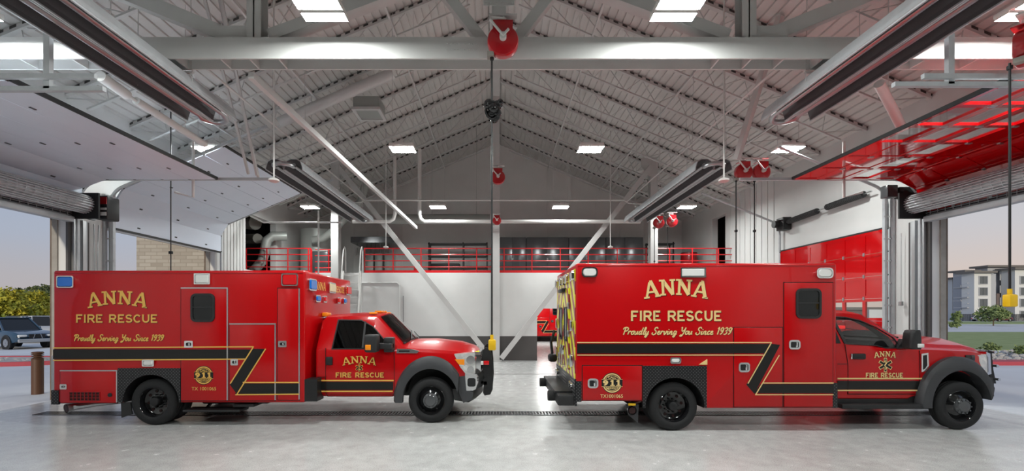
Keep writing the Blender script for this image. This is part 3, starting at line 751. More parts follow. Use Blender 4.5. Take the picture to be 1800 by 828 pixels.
    v = rows[0] + rows[1]; v2 = [p + Vector((.006, 0, .005)) for p in v]; n = N + 1
    f = [(k, k + 1, n + k + 1, n + k) for k in range(N)]
    t.add(v + v2, f + [tuple(2 * n + i for i in q)[::-1] for q in f] + [(0, n, 3 * n, 2 * n), (N, n + N, 3 * n + N, 2 * n + N)] + [(k, 2 * n + k, 2 * n + k + 1, k + 1) for k in range(N)] + [(n + k, n + k + 1, 3 * n + k + 1, 3 * n + k) for k in range(N)])
    part(t, 'windscreen', cfg['wtint'], root, 40)
    t = MB(); r1, r2 = rows
    t.pipe([r1[0] + (r2[0] - r1[0]) * .98, r1[5] + (r2[5] - r1[5]) * 1.0, r2[N]], .016, 6)
    for a_, e_ in ((2, 5), (6, 9)): t.pipe([r2[a_] + Vector((.02, 0, .02)), (r2[e_] * .75 + r1[e_] * .25) + Vector((.025, 0, .025))], .01, 6)
    part(t, 'wiper', 'black', root)
    # interior: seats, dashboard, steering wheel
    dz0 = min(z for _, z in win); xa = fx + cfg['cab'][cfg['ws'] + 1][0]
    t = MB()
    for yy in (C - .45, C + .45):
        t.box(xa - 1.12, xa - .98, yy - .24, yy + .24, dz0 - .02, dz0 + .26, 0, .05); t.box(xa - 1.1, xa - 1.0, yy - .13, yy + .13, dz0 + .29, dz0 + .42, 0, .04); t.box(xa - 1.06, xa - 1.03, yy - .08, yy + .08, dz0 + .2, dz0 + .32)
    part(t, 'seat', 'interior', root)
    t = MB(); t.prism([(xa - .48, dz0 - .02), (xa - .42, dz0 + .1), (xa - .12, dz0 + .13), (xa - .06, dz0 - .02)], 'y', C - .86, C + .86); part(t, 'dashboard', 'interior', root)
    t = MB(); ctr = Vector((xa - .62, C + .45, dz0 + .1)); e1 = Vector((0, 1, 0)); e2 = Vector((.35, 0, .94))
    t.pipe([ctr + e1 * (.2 * math.cos(a_)) + e2 * (.2 * math.sin(a_)) for a_ in [2 * PI * i / 20 for i in range(20)]], .016, 7, closed=True); t.beam(ctr - e1 * .19, ctr + e1 * .19, .03, .02); t.cyl(ctr, ctr + Vector((.2, 0, -.07)), .03)
    part(t, 'steering_wheel', 'black_plastic', root)
    # door seams
    t = MB(); yS = C - ws - .0005
    for poly in cfg['seams']:
        for (p0, q0), (p1, q1) in zip(poly[:-1], poly[1:]):
            t.beam((cx(p0), yS + .004, cz(q0)), (cx(p1), yS + .004, cz(q1)), .008, .012, up=(0, 1, 0))
    part(t, 'door_seam', 'gap_dark', root)
    h = cfg['doorhandle']; t = MB(); t.box(cx(h[0]), cx(h[1]), yS - .03, yS + .01, cz(h[3]), cz(h[2]), 0, .02)
    if cfg['round']: t.box(cx(h[0]) - .03, cx(h[0]), yS - .02, yS + .01, cz(h[3]), cz(h[2]), 1, .01)
    part(t, 'cab_door_handle', ['black', 'chrome'], root)
    # wheel-arch flares
    for s, yy in ((-1, C - ws - cfg['fo']), (1, C + ws + cfg['fo'])):
        fl_ = cfg['flare']; a1, a2 = math.radians(fl_[4]), math.radians(fl_[5]); n = 22; ou = []; inn = []
        for i in range(n + 1):
            a_ = PI + .0 - (PI - a1) * i / n; ou.append((fx + fl_[0] * math.cos(a_) * (1.0 if math.cos(a_) < 0 else fl_[6]), .40 + fl_[1] * math.sin(a_)))
            a_ = PI - (PI - a2) * i / n; inn.append((fx + fl_[2] * math.cos(a_), .40 + fl_[3] * math.sin(a_)))
        ou = [(ou[0][0] + .015, fl_[7])] + ou; inn = [(inn[0][0] + .0, fl_[7])] + inn
        n = len(ou); t = MB()
        secs = [(ou, .0), ([(o[0] * .8 + i[0] * .2, o[1] * .8 + i[1] * .2) for o, i in zip(ou, inn)], .045), ([(o[0] * .15 + i[0] * .85, o[1] * .15 + i[1] * .85) for o, i in zip(ou, inn)], .062), (inn, .05), (inn, -.08 - cfg['fo']), (ou, -.02 - cfg['fo'])]
        rings = [[(secs[k][0][i][0], yy + s * secs[k][1], secs[k][0][i][1]) for k in range(len(secs))] for i in range(n)]
        t.loft(rings); part(t, 'fender_flare', 'flare_grey', root, 40)
    # stripes and lettering on the cab door
    pl = C - ws - .004
    t = MB()
    for q in cfg['cab_black']: t.box(cx(q[0]), cx(q[1]), pl, pl + .02, cz(q[3]), cz(q[2]))
    part(t, 'cab_black_stripe', 'stripe_black', root, None)
    t = MB()
    for q in cfg['cab_gold']: t.box(cx(q[0]), cx(q[1]), pl - .001, pl + .02, cz(q[2]) - .011, cz(q[2]) + .011)
    part(t, 'cab_gold_stripe', cfg['goldmat'], root, None)
    a2_ = cfg['anna2']; put(lambda q, tf: block_text(q, 'ANNA', cx(a2_[0]), cx(a2_[1]), cz(a2_[3]), cz(a2_[2]), .20, tf, track=.34, arch=a2_[4], serif=.42, rot=a2_[5]), 'door_town_lettering', plane=pl - .002, sh=.005)
    f2 = cfg['fire2']; put(lambda q, tf: block_text(q, 'FIRE RESCUE', cx(f2[0]), cx(f2[1]), cz(f2[3]), cz(f2[2]), .20, tf, track=.16, serif=.24), 'door_department_lettering', plane=pl - .002, sh=.005)
    sx, sz, sr = cx(cfg['star'][0]), cz(cfg['star'][1]), cfg['star'][2] * CY / F
    t = MB()
    for wd, rr, mm, of in ((.44, 1.0, 0, 0), (.30, .90, 1, .001)):
        for k in range(3):
            d = Vector((math.cos(PI / 2 + k * PI / 3), 0, math.sin(PI / 2 + k * PI / 3))); c_ = Vector((sx, pl - of, sz))
            t.beam(c_ - d * sr * rr, c_ + d * sr * rr, sr * wd, .004, mm, up=(0, 1, 0))
    t.beam((sx, pl - .002, sz - sr * .7), (sx, pl - .002, sz + sr * .75), sr * .08, .003, 0, up=(0, 1, 0))
    t.pipe([(sx + sr * .16 * math.sin(i * .9), pl - .003, sz - sr * .55 + sr * 1.1 * i / 12) for i in range(13)], sr * .05, 5, 0)
    part(t, 'star_of_life', [cfg['goldmat'], 'stripe_black'], root, None)
    return dict(root=root, Y=Y, C=C, FY=FY, bx=bx, bz=bz, cx=cx, cz=cz, x0=x0, x1=x1, z0=z0, z1=z1, fx=fx, rx=rx, ws=ws, put=put, CY=CY, hw=hw, lamp=lamp)

# ------------------------------------------------------------ left ambulance
LEFT = dict(wtint='windshield', Y=7.92, fin=.20, fo=0.0, x=(93, 536), top=475.5, bot=708, rear_wheel=268, front_wheel=757, round=False, goldmat='gold', tint='tint_dark',
    label='left red ambulance with dark tinted cab windows and a chrome bumper',
    plate=(208, 318, 647, 707), plates=[(91, 104, 686, 711, .02), (531, 557, 667, 706, .3)],
    doors=[dict(n='rear_compartment_door', r=(107, 206, 652, 708), trim='tr', h=(108, 120, 675, 684), g=(124, 177, 689, 704), k=(195, 694)),
           dict(n='entry_door', r=(319, 400, 507, 704), trim='tr', h=(326, 341, 599, 611), w=(337, 379, 516, 566)),
           dict(n='side_compartment_door', r=(404, 484, 570, 704), trim='tr', h=(407, 420, 631, 642)),
           dict(n='tall_compartment_door', r=(489, 526, 507, 703), trim='r', h=(490.5, 505, 599, 610))],
    black=[[(95, 614), (446, 614), (435, 631), (95, 631)], [(443, 613), (466, 613), (418, 693), (405, 676)], [(426, 674), (527, 674), (527, 692), (414, 692)]],
    gold=[(95, 611.5, 447, 609.5, .02), (95, 633.5, 433, 631, .02), (447, 609, 406, 674, .02), (468, 613, 417, 694, .02), (428, 672, 527, 672, .02), (415, 693.5, 527, 692.5, .02)],
    anna=(156, 257, 519, 542, .075, .40, .24), fire=(134, 277, 553, 567), script=(129, 287, 599, .105),
    tx=(338, 381, 680, 686, 'TX 1001065'), em=(341, 377, 644, 675),
    lights=[((102, 132, 485, 506), 'lens_blue', .03), ((343, 371, 481, 500), 'lens_white', .01), ((496, 525, 481, 503), 'lens_red', .03), ((252, 273, 632, 644), 'lens_white', .02)],
    #       dx     zb   zs    zt    zc    ws    wt   bow
    cab=[(-2.05, .47, 1.34, 1.84, 1.88, 1.00, .68, 0), (-1.97, .47, 1.34, 1.91, 1.95, 1.01, .71, 0), (-1.5, .47, 1.34, 1.93, 1.985, 1.015, .72, 0.02), (-1.08, .47, 1.33, 1.915, 1.97, 1.015, .71, .1),
         (-.60, .47, 1.315, 1.37, 1.45, 1.015, .80, .17), (-.52, .5, 1.29, 1.345, 1.46, 1.015, .79, .17), (-.1, .55, 1.265, 1.325, 1.465, 1.01, .78, .1), (.4, .58, 1.235, 1.285, 1.41, .99, .77, .08),
         (.66, .6, 1.19, 1.225, 1.33, .95, .76, .08), (.76, .62, 1.12, 1.15, 1.22, .90, .74, .10)], ws=3,
    window=[(584, 612.5), (588, 563.5), (628, 564), (650, 575), (673, 598), (671, 612.5)], divider=(636, 566, 637, 612),
    seams=[[(572, 612), (572, 690), (576, 697), (690, 697), (693, 690), (693, 614)], [(557, 663), (572, 663)]],
    doorhandle=(573, 585, 627, 642), flare=(.66, .80, .50, .575, 36, 16, .95, .37),
    cab_black=[(558, 572, 671.5, 685.5), (573, 691, 671.5, 685.5)], cab_gold=[(558, 692, 669), (558, 690, 688)],
    anna2=(603, 660, 631, 643, .05, .22), star=(631.5, 646.5, 7), fire2=(590, 675, 655, 663.5))
L = ambulance(LEFT); r = L['root']; Y, C, FY = L['Y'], L['C'], L['FY']; bx, bz, cx, cz, fx = L['bx'], L['bz'], L['cx'], L['cz'], L['fx']
# rear step bumper, mud flap, exhaust, entry step
b = MB(); b.box(L['x0'] - .10, L['x0'] + .02, Y + .08, FY - .08, .40, .52, 0, .02); b.box(L['x0'] - .05, L['x0'] + .02, Y + .02, Y + .06, .42, 1.22, 1); part(b, 'rear_step', ['tread_plate', 'steel'], r)
b = MB(); b.prism([(bx(210), .405), (bx(226), .405), (bx(229), .20), (bx(211), .135)], 'y', Y + .03, Y + .06); part(b, 'mud_flap', 'black_plastic', r, None)
b = MB(); p = [(bx(117), Y - .01, .305), (bx(121), Y + .09, .315), (bx(146), Y + .25, .335), (bx(215), Y + .5, .38)]
b.pipe(p, [.078, .062, .045, .04], 16, cap=False); b.pipe(p, [.064, .05, .04, .035], 16, 1, cap=True); part(b, 'exhaust_pipe', ['steel', 'gap_dark'], r)
b = MB(); b.box(bx(319), bx(420), Y + .02, Y + .32, .235, .275, 0, .01); b.beam((bx(345), Y + .3, .26), (bx(345), Y + .6, .45), .05, .03); b.beam((bx(405), Y + .3, .26), (bx(412), Y + .6, .45), .05, .03); b.box(bx(404), bx(440), Y + .1, Y + .5, .31, .36)
part(b, 'entry_step', 'black_plastic', r)
# front wall of the box: warning lights and lettering above the cab
X1 = L['x1']
def front_lamp(yf0, yf1, z0, z1, lens):
    y0, y1 = Y + 2.44 * yf0, Y + 2.44 * yf1; t = MB()
    t.ring([(q[0], q[1]) for q in rrect(y0, y1, z0, z1, .03)], rrect(y0 + .02, y1 - .02, z0 + .02, z1 - .02, .02), 'x', X1 - .002, X1 + .04); o = part(t, 'front_warning_light', 'chrome', r)
    t = MB(); a_ = rrect(y0 + .014, y1 - .014, z0 + .014, z1 - .014, .02); c_ = rrect(y0 + .035, y1 - .035, z0 + .03, z1 - .03, .02)
    t.loft([[(X1 + .01, u, v) for u, v in a_], [(X1 + .06, u, v) for u, v in c_]]); part(t, 'lens', lens, o)
front_lamp(.04, .17, 2.37, 2.58, 'lens_blue'); front_lamp(.43, .57, 2.37, 2.58, 'lens_amber_white'); front_lamp(.84, .97, 2.37, 2.58, 'lens_red')
for a_, c_, l_ in ((.16, .25, 'lens_blue'), (.31, .38, 'lens_red'), (.62, .69, 'lens_red'), (.77, .84, 'lens_blue')): front_lamp(a_, c_, 2.17, 2.30, l_)
b = MB(); b.off = (.0003, 0, 0); tfx = lambda p: (X1 + .004, p[0], p[1])
block_text(b, 'ANNA', Y + .185 * 2.44, Y + .38 * 2.44, 2.40, 2.55, .16, tfx); block_text(b, 'RESCUE', Y + .59 * 2.44, Y + .82 * 2.44, 2.40, 2.53, .16, tfx); part(b, 'front_lettering', 'gold', r, None)
b = MB(); b.box(X1, X1 + .10, Y + .75, Y + 1.0, 1.90, 1.98, 0, .02); part(b, 'marker_lamp', 'amber', r)
# cab roof clearance lights
b = MB()
for k in (-.55, -.18, 0, .18, .55): b.box(fx - 1.22, fx - 1.08, C + k - .05, C + k + .05, 1.945 if abs(k) > .4 else 1.975, 1.985 if abs(k) > .4 else 2.015, 0, .015)
part(b, 'clearance_light', 'amber', r)
# headlights, grille, bumper, valance
for s in (-1, 1):
    t = MB(); yy = C + s * .94
    poly = [(cx(798), cz(623)), (cx(834), cz(620)), (cx(835), cz(657)), (cx(820), cz(660)), (cx(808), cz(645))]
    ya, yb = (yy - .04, yy + .22) if s < 0 else (yy - .22, yy + .04)
    t.prism(poly, 'y', ya, yb); hl = part(t, 'headlight', 'headlamp', r, None)
    t = MB(); ysd = yy + s * .045
    t.prism([(cx(799), cz(632)), (cx(816), cz(632)), (cx(816), cz(642)), (cx(806), cz(641))], 'y', ysd - .006, ysd + .006); part(t, 'turn_signal', 'amber', hl, None)
    t = MB(); t.cyl((cx(827), ysd + .0, cz(633)), (cx(827), ysd + s * .008, cz(633)), .075, seg=20); t.cyl((cx(827), ysd + .0, cz(650)), (cx(827), ysd + s * .008, cz(650)), .06, seg=20); part(t, 'reflector', 'chrome', hl)
gx = fx + .82
t = MB(); t.ring(rrect(C - .68, C + .68, .82, 1.235, .06), rrect(C - .62, C + .62, .88, 1.18, .04), 'x', gx - .12, gx + .06, 0)
for k in range(3): t.box(gx - .02, gx + .05, C - .62, C + .62, .95 + .09 * k, .985 + .09 * k, 0, .01)
t.box(gx - .10, gx - .08, C - .62, C + .62, .88, 1.21, 1); part(t, 'grille', ['chrome', 'black'], r)
def bumper_section(prof, ymax, xc, bow, ret, n=16):
    rings = []
    for k in range(n + 1):
        u = -1 + 2 * k / n; y_ = C + u * ymax; dx = -bow * u * u
        rings.append([(xc + dx + p[0], y_, p[1]) for p in prof])
    return rings
t = MB(); t.loft(bumper_section([(0, .88), (.05, .87), (.075, .80), (.075, .70), (.05, .60), (0, .575), (-.12, .575), (-.14, .88)], .985, fx + .92, .17, .03)); bm_ = part(t, 'bumper', 'chrome', r, 40)
t = MB(); t.prism(rrect(fx + .655, fx + .80, .65, .80, .035), 'y', C - .995, C - .97); part(t, 'fog_recess', 'black', bm_)
t = MB(); t.loft(bumper_section([(0, .60), (.02, .42), (-.05, .36), (-.3, .40), (-.34, .60)], .96, fx + .88, .16, .02)); part(t, 'valance', 'black_plastic', r, 40)
t = MB(); t.prism([(fx + .42, .82), (fx + .61, .84), (fx + .635, .575), (fx + .76, .555), (fx + .74, .42), (fx + .58, .36), (fx + .52, .50)], 'y', C - 1.0, C - .75); part(t, 'bumper_side', 'flare_grey', r, None)
# brush guard: two shaped black uprights and crossbars
gp = [(848, 616), (853, 611), (859, 612), (864, 622), (866, 640), (867, 668), (866, 684), (862, 693), (852, 695), (849, 690), (851, 662), (846, 640)]
GY = C - .55
t = MB()
for yy in (GY, C + .55): t.prism([(wx(p, GY), wz(q, GY)) for p, q in gp], 'y', yy - .03, yy + .03)
for z_ in (.72, .95, 1.2): t.cyl((wx(858, GY), GY, z_), (wx(858, GY), C + .55, z_), .03)
for yy in (GY, C + .55): t.box(fx + .7, wx(856, GY), yy - .03, yy + .03, .62, .68)
bg_ = part(t, 'brush_guard', 'black', r, 30)
t = MB(); t.box(wx(840, GY), wx(850, GY), GY - .12, GY - .03, 1.0, 1.07, 0, .01); t.box(wx(850.5, GY), wx(860, GY), GY - .12, GY - .03, 1.0, 1.075, 1, .01); part(t, 'intersection_light', ['lens_white', 'lens_red'], bg_)
t = MB(); p = [(wx(838, GY), GY + .05, 1.24), (wx(834, GY), GY + .02, 1.15), (wx(835, GY), GY, 1.06)]
t.pipe(p, [.02, .03, .018], 8); t.pipe([(a + .035, b_, c + .01) for a, b_, c in p], [.018, .028, .018], 8); part(t, 'tow_strap', 'lime', r)
# mirror
mx_ = lambda p: wx(p, Y - .12); mz_ = lambda q: wz(q, Y - .12)
t = MB(); t.box(mx_(640), mx_(663), Y - .14, Y + .09, mz_(620), mz_(588), 0, .04, 3); t.box(mx_(655), cx(692), Y + .03, C - 1.0, cz(612), cz(603), 0, .01); t.box(cx(676), cx(692), Y + .12, C - .9, cz(619), cz(593), 0, .02); mr = part(t, 'mirror', 'black_plastic', r)
t = MB(); t.box(mx_(642.5), mx_(652.5), Y - .152, Y - .13, mz_(615.5), mz_(606), 0, .01); part(t, 'marker', 'amber', mr)
t = MB(); t.prism([(cx(697), cz(621)), (cx(698), cz(613)), (cx(722), cz(613.5)), (cx(737), cz(617)), (cx(733), cz(621))], 'y', C - 1.022, C - 1.0, 0); t.box(cx(701), cx(720), C - 1.026, C - 1.02, cz(619), cz(616), 1); part(t, 'fender_badge', ['chrome', 'black'], r)

# ------------------------------------------------------------ right ambulance
RIGHT = dict(wtint='clear_pane', Y=7.54, fin=.09, fo=.07, x=(1012.5, 1471), top=462.5, bot=718, rear_wheel=1185, front_wheel=1691, round=True, goldmat='gold_pale', tint='tint_mid', notch=(1000, 1130, 705),
    label='right red ambulance with clear cab windows and yellow chevron rear doors',
    plate=(1129.5, 1242, 643, 717), plates=[(1012, 1022, 670, 706, .02), (1463.5, 1471.5, 673, 717, .1)],
    doors=[dict(n='rear_compartment_door', r=(1024, 1128, 643, 703), trim='TR', h=(1032.5, 1051, 665, 682)),
           dict(n='side_compartment_door', r=(1290, 1374.5, 576, 715), trim='TR', h=(1297, 1316.5, 637, 654)),
           dict(n='entry_door', r=(1378, 1463, 497, 715), trim='TR', h=(1385, 1405, 597.5, 614), w=(1397.5, 1442, 507, 560))],
    black=[[(1014, 604.5), (1352, 604.5), (1342, 621), (1014, 621)], [(1352, 604), (1370, 606), (1325, 692), (1311, 676)], [(1336, 675), (1463.5, 675), (1463.5, 691), (1325, 691)]],
    gold=[(1014, 602, 1355, 602, .017), (1014, 624, 1341, 624, .017), (1355, 601.5, 1313.5, 674, .017), (1368.5, 624, 1327, 693.5, .017), (1339, 673, 1463.5, 673, .017), (1326, 693.5, 1463.5, 693.5, .017)],
    anna=(1134, 1242, 499, 526, .075, .34, .20), fire=(1109, 1268, 546.5, 564), script=(1093, 1285, 588, .115),
    tx=(1055, 1094.5, 693, 699, 'TX1001065'), em=(1057, 1094, 656, 690),
    lights=[((1022, 1050, 470, 487.5), 'lens_white', .06), ((1195, 1239.5, 470.5, 488), 'lens_white', .01), ((1433.5, 1462.5, 471, 489.5), 'lens_white', .06), ((1177, 1196, 628, 639), 'lens_white', .03)],
    cab=[(-2.16, .46, 1.37, 1.93, 1.98, 1.00, .70, 0), (-2.08, .46, 1.37, 1.985, 2.03, 1.01, .73, 0), (-1.7, .46, 1.37, 1.985, 2.05, 1.015, .73, .02), (-1.42, .46, 1.37, 1.955, 2.02, 1.015, .72, .08),
         (-.80, .46, 1.37, 1.50, 1.58, 1.015, .80, .17), (-.70, .5, 1.35, 1.475, 1.58, 1.015, .80, .17), (-.2, .55, 1.33, 1.44, 1.56, 1.01, .80, .14), (.25, .58, 1.31, 1.425, 1.53, .985, .80, .12),
         (.50, .6, 1.28, 1.37, 1.46, .95, .79, .12), (.61, .62, 1.22, 1.315, 1.38, .90, .76, .14)], ws=3,
    window=[(1482, 558), (1505, 559), (1529, 564.5), (1553, 576), (1577, 593), (1586, 611), (1557, 611), (1545, 607), (1494, 604.5)], divider=(1478, 557, 1490, 605), quarter=[(1472.6, 557), (1475.5, 557), (1482, 604), (1472.6, 604)],
    seams=[[(1486, 606), (1491, 640), (1491, 693), (1616, 693), (1617, 670), (1617, 616)], [(1473, 640), (1490, 640)]],
    doorhandle=(1498, 1521, 621.5, 631.5), flare=(.68, .83, .50, .60, 25, 10, .92, .37),
    cab_black=[(1472.5, 1490, 669.5, 684.5), (1491.5, 1616, 669.5, 684.5)], cab_gold=[(1472.5, 1626, 665.5), (1472.5, 1617, 686.5)],
    anna2=(1537, 1574, 621, 630, .035, .16), star=(1556.5, 641.5, 12.5), fire2=(1522, 1587, 655.5, 663.5))
Rr = ambulance(RIGHT); r = Rr['root']; Y, C, FY = Rr['Y'], Rr['C'], Rr['FY']; bx, bz, cx, cz, fx = Rr['bx'], Rr['bz'], Rr['cx'], Rr['cz'], Rr['fx']
X0 = Rr['x0']; z1 = Rr['z1']
# warning triangle, rear wall with chevrons, doors, windows, handles, lights
t = MB(); t.prism([(bx(1228), bz(641)), (bx(1242.5), bz(641)), (bx(1242.5), bz(631.5))], 'y', Y - .018, Y); part(t, 'corner_marker', 'gold_pale', r, None)
t = MB(); t.box(X0 - .012, X0 + .01, Y + .05, FY - .05, .87, z1 - .09); part(t, 'rear_panel', 'chevron', r)
for s in (-1, 1):
    a_, c_ = (C - .62, C - .015) if s < 0 else (C + .015, C + .62)
    t = MB(); t.box(X0 - .035, X0 - .01, a_, c_, .95, z1 - .38, 0, .008); dr = part(t, 'rear_door', 'chevron', r)
    t = MB(); t.ring(rrect(a_ + .12, c_ - .12, 1.45, 2.08, .05), rrect(a_ + .15, c_ - .15, 1.48, 2.05, .04), 'x', X0 - .05, X0 - .03); part(t, 'window_frame', 'black_plastic', dr)
    t = MB(); t.prism(rrect(a_ + .14, c_ - .14, 1.47, 2.06, .04), 'x', X0 - .042, X0 - .034); part(t, 'pane', 'car_glass', dr)
    yh = C + s * .12; t = MB(); t.box(X0 - .08, X0 - .03, yh - .05, yh + .05, 1.18, 1.36, 0, .015); t.cyl((X0 - .09, yh, 1.0), (X0 - .09, yh, 1.3), .016); t.cyl((X0 - .09, yh, 1.0), (X0 - .03, yh, 1.0), .014); part(t, 'handle', 'chrome', dr)
    for z_ in (1.1, 1.6, 2.1): 
        t = MB(); yh = c_ if s > 0 else a_; t.box(X0 - .055, X0 - .01, yh - .03, yh + .03, z_ - .06, z_ + .06, 0, .01); part(t, 'hinge', 'steel', dr)
def rear_lamp(y_, z_, w_, h_, lens, rr=.04):
    t = MB(); t.ring(rrect(y_ - w_, y_ + w_, z_ - h_, z_ + h_, rr), rrect(y_ - w_ + .02, y_ + w_ - .02, z_ - h_ + .02, z_ + h_ - .02, rr), 'x', X0 - .06, X0 - .01); o = part(t, 'rear_light', 'chrome', r)
    t = MB(); t.prism(rrect(y_ - w_ + .015, y_ + w_ - .015, z_ - h_ + .015, z_ + h_ - .015, rr), 'x', X0 - .05, X0 - .01); part(t, 'lens', lens, o)
for f_, l_ in ((.08, 'lens_white'), (.34, 'lens_white'), (.5, 'lens_amber_white'), (.66, 'lens_white'), (.92, 'lens_white')): rear_lamp(Y + 2.44 * f_, z1 - .2, .11, .085, l_)
for f_ in (.10, .90): rear_lamp(Y + 2.44 * f_, 1.75, .05, .1, 'lens_white', .03); rear_lamp(Y + 2.44 * f_, 1.15, .06, .11, 'lens_white', .03)
t = MB(); t.box(X0 - .11, X0 - .01, C - .28, C + .28, z1 - .43, z1 - .36, 0, .02); part(t, 'rear_spotlight', 'black', r)
t = MB(); t.box(X0 - .02, X0 + .02, Y + .02, FY - .02, .42, .87); kp = part(t, 'kick_plate', 'tread_plate', r)
for f_ in (.09, .17, .85, .92):
    t = MB(); t.cyl((X0 - .02, Y + 2.44 * f_, .73), (X0 - .06, Y + 2.44 * f_, .73), .055, seg=18); part(t, 'tail_light', 'chrome', kp)
# rear bumper step with rubber blocks
t = MB(); t.box(X0 - .30, X0 + .02, Y + .03, FY - .03, .42, .60, 0, .03); t.box(X0 - .32, X0 - .02, Y + .25, FY - .25, .60, .63); bp_ = part(t, 'rear_bumper', 'black_plastic', r)
for f_ in (.18, .82):
    t = MB(); t.cyl((X0 - .28, Y + 2.44 * f_, .52), (X0 - .42, Y + 2.44 * f_, .52), .09, seg=18); part(t, 'dock_bumper', 'rubber', bp_)
# black bag and strap hanging at the far rear corner
t = MB(); t.box(X0 - .22, X0 - .04, FY - .35, FY - .1, .93, 1.1, 0, .05); t.pipe([(X0 - .08, FY - .2, 1.6), (X0 - .16, FY - .22, 1.35), (X0 - .13, FY - .2, 1.1)], .03, 8); part(t, 'hanging_harness', 'black', r)
# exhaust, flap, running board
t = MB(); p = [(bx(1112), Y + .02, .345), (bx(1114), Y + .2, .35), (bx(1125), Y + .45, .38), (bx(1160), Y + .8, .42)]
t.pipe(p, [.075, .07, .05, .045], 18, cap=False); t.pipe(p, [.055, .05, .04, .04], 18, 1); part(t, 'exhaust_pipe', ['steel', 'gap_dark'], r)
t = MB(); t.box(bx(1105), bx(1118), Y + .015, Y + .03, .43, .465); part(t, 'exhaust_tag', 'yellow', r)
t = MB(); t.prism([(bx(1103), .43), (bx(1127), .43), (bx(1125), .12), (bx(1108), .25)], 'y', Y + .12, Y + .14); part(t, 'mud_flap', 'flare_grey', r, None)
t = MB(); t.box(cx(1473), cx(1624), Y + .1, Y + .34, cz(717), cz(709), 0, .012); t.box(cx(1473), cx(1612), Y + .24, Y + .5, cz(709), cz(694)); part(t, 'running_board', 'black_plastic', r)
# front end
for s in (-1, 1):
    t = MB(); t.prism([(fx + .60, 1.30), (fx + .67, 1.27), (fx + .69, .92), (fx + .62, .90)], 'y', C + s * .86 - .09, C + s * .86 + .09); part(t, 'grille_surround', 'chrome', r, None)
    t = MB(); yy = C + s * .86
    ya, yb = (yy - .09, yy + .2) if s < 0 else (yy - .2, yy + .09)
    t.prism([(fx + .44, 1.24), (fx + .60, 1.26), (fx + .635, 1.20), (fx + .64, .96), (fx + .58, .92), (fx + .50, 1.08)], 'y', ya, yb); hl = part(t, 'headlight', 'headlamp', r, None)
    t = MB(); yq = C + s * .99; t.box(fx + .20, fx + .36, yq - .012, yq + .012, 1.15, 1.25, 0, .01); part(t, 'side_marker', 'black_gloss', r)
gx = fx + .84
t = MB(); t.ring(rrect(C - .66, C + .66, .80, 1.26, .06), rrect(C - .60, C + .60, .86, 1.2, .04), 'x', gx - .16, gx + .06, 0)
for k in range(3): t.box(gx - .02, gx + .05, C - .6, C + .6, .93 + .09 * k, .965 + .09 * k, 0, .01)
t.box(gx - .12, gx - .10, C - .6, C + .6, .86, 1.2, 1); part(t, 'grille', ['chrome', 'black'], r)
def bsec(prof, ymax, xc, bow, n=16):
    return [[(xc - bow * u * u + p[0], C + u * ymax, p[1]) for p in prof] for u in [-1 + 2 * k / n for k in range(n + 1)]]
t = MB(); t.loft(bsec([(0, .86), (.05, .84), (.07, .76), (.06, .55), (0, .50), (-.16, .50), (-.18, .86)], .98, fx + .93, .30)); part(t, 'bumper', 'flare_grey', r, 40)
t = MB(); t.prism([(fx + .50, .84), (fx + .66, .86), (fx + .68, .55), (fx + .62, .50), (fx + .48, .52)], 'y', C - 1.0, C - .8); part(t, 'bumper_side', 'flare_grey', r, None)
t = MB(); t.loft(bsec([(0, .52), (.02, .40), (-.05, .36), (-.2, .40), (-.22, .52)], .9, fx + .86, .28)); part(t, 'valance', 'black_plastic', r, 40)
t = MB(); t.box(fx + .44, fx + .50, C - .97, C - .93, .28, .52); part(t, 'front_mud_flap', 'black_plastic', r)
GY = C - .55; t = MB(); gx0 = fx + 1.10
for yy in (GY, C + .55): t.prism([(gx0 - .02, .70), (gx0 + .08, .70), (gx0 + .03, .95), (gx0, 1.28), (gx0 - .06, 1.30), (gx0 - .08, 1.27), (gx0 - .05, .95)], 'y', yy - .025, yy + .025)
for z_, o in ((.78, .07), (1.02, .04), (1.27, .0)): t.cyl((gx0 + o, C - .64, z_), (gx0 + o, C + .64, z_), .025, m=1)
for yy in (GY, C + .55): t.box(fx + .8, gx0 + .04, yy - .03, yy + .03, .70, .76)
part(t, 'brush_guard', ['black_plastic', 'chrome'], r, 30)
# mirror
mx_ = lambda p: wx(p, Y - .1); mz_ = lambda q: wz(q, Y - .1)
t = MB(); t.loft([[(u, v, z_) for u, v in rrect(mx_(1598) + dx, mx_(1619) - dx * .4, Y - .14, Y + .06, .05)] for z_, dx in ((mz_(614), .02), (mz_(612), 0), (mz_(598), 0), (mz_(586), .015), (mz_(581), .04), (mz_(580), .07))]); t.beam((mx_(1604), Y - .02, mz_(609)), (cx(1590), C - .98, cz(608)), .05, .05); t.prism([(cx(1578), cz(613)), (cx(1596), cz(613)), (cx(1596), cz(600)), (cx(1588), cz(596))], 'y', C - 1.02, C - .93); mr = part(t, 'mirror', 'black_plastic', r)
t = MB(); t.box(mx_(1609), mx_(1620), Y - .155, Y - .09, mz_(611), mz_(604), 0, .01); part(t, 'marker', 'lens_white', mr)
t = MB(); t.ring([(cx(p), cz(q)) for p, q in ((1619, 622), (1631, 620), (1632, 644), (1627, 652), (1619, 654))], [(cx(p), cz(q)) for p, q in ((1621.5, 625), (1628.5, 623.5), (1629, 642), (1625.5, 648), (1621.5, 650))], 'y', C - 1.03, C - 1.0, 0)
t.box(cx(1621), cx(1629), C - 1.02, C - 1.0, cz(650), cz(624), 1); part(t, 'fender_vent', ['chrome', 'black'], r)
t = MB(); t.box(fx - 1.02, fx - .94, C + .2, C + .42, 1.66, 1.72, 0, .01); part(t, 'cab_warning_light', 'red_lamp', r)

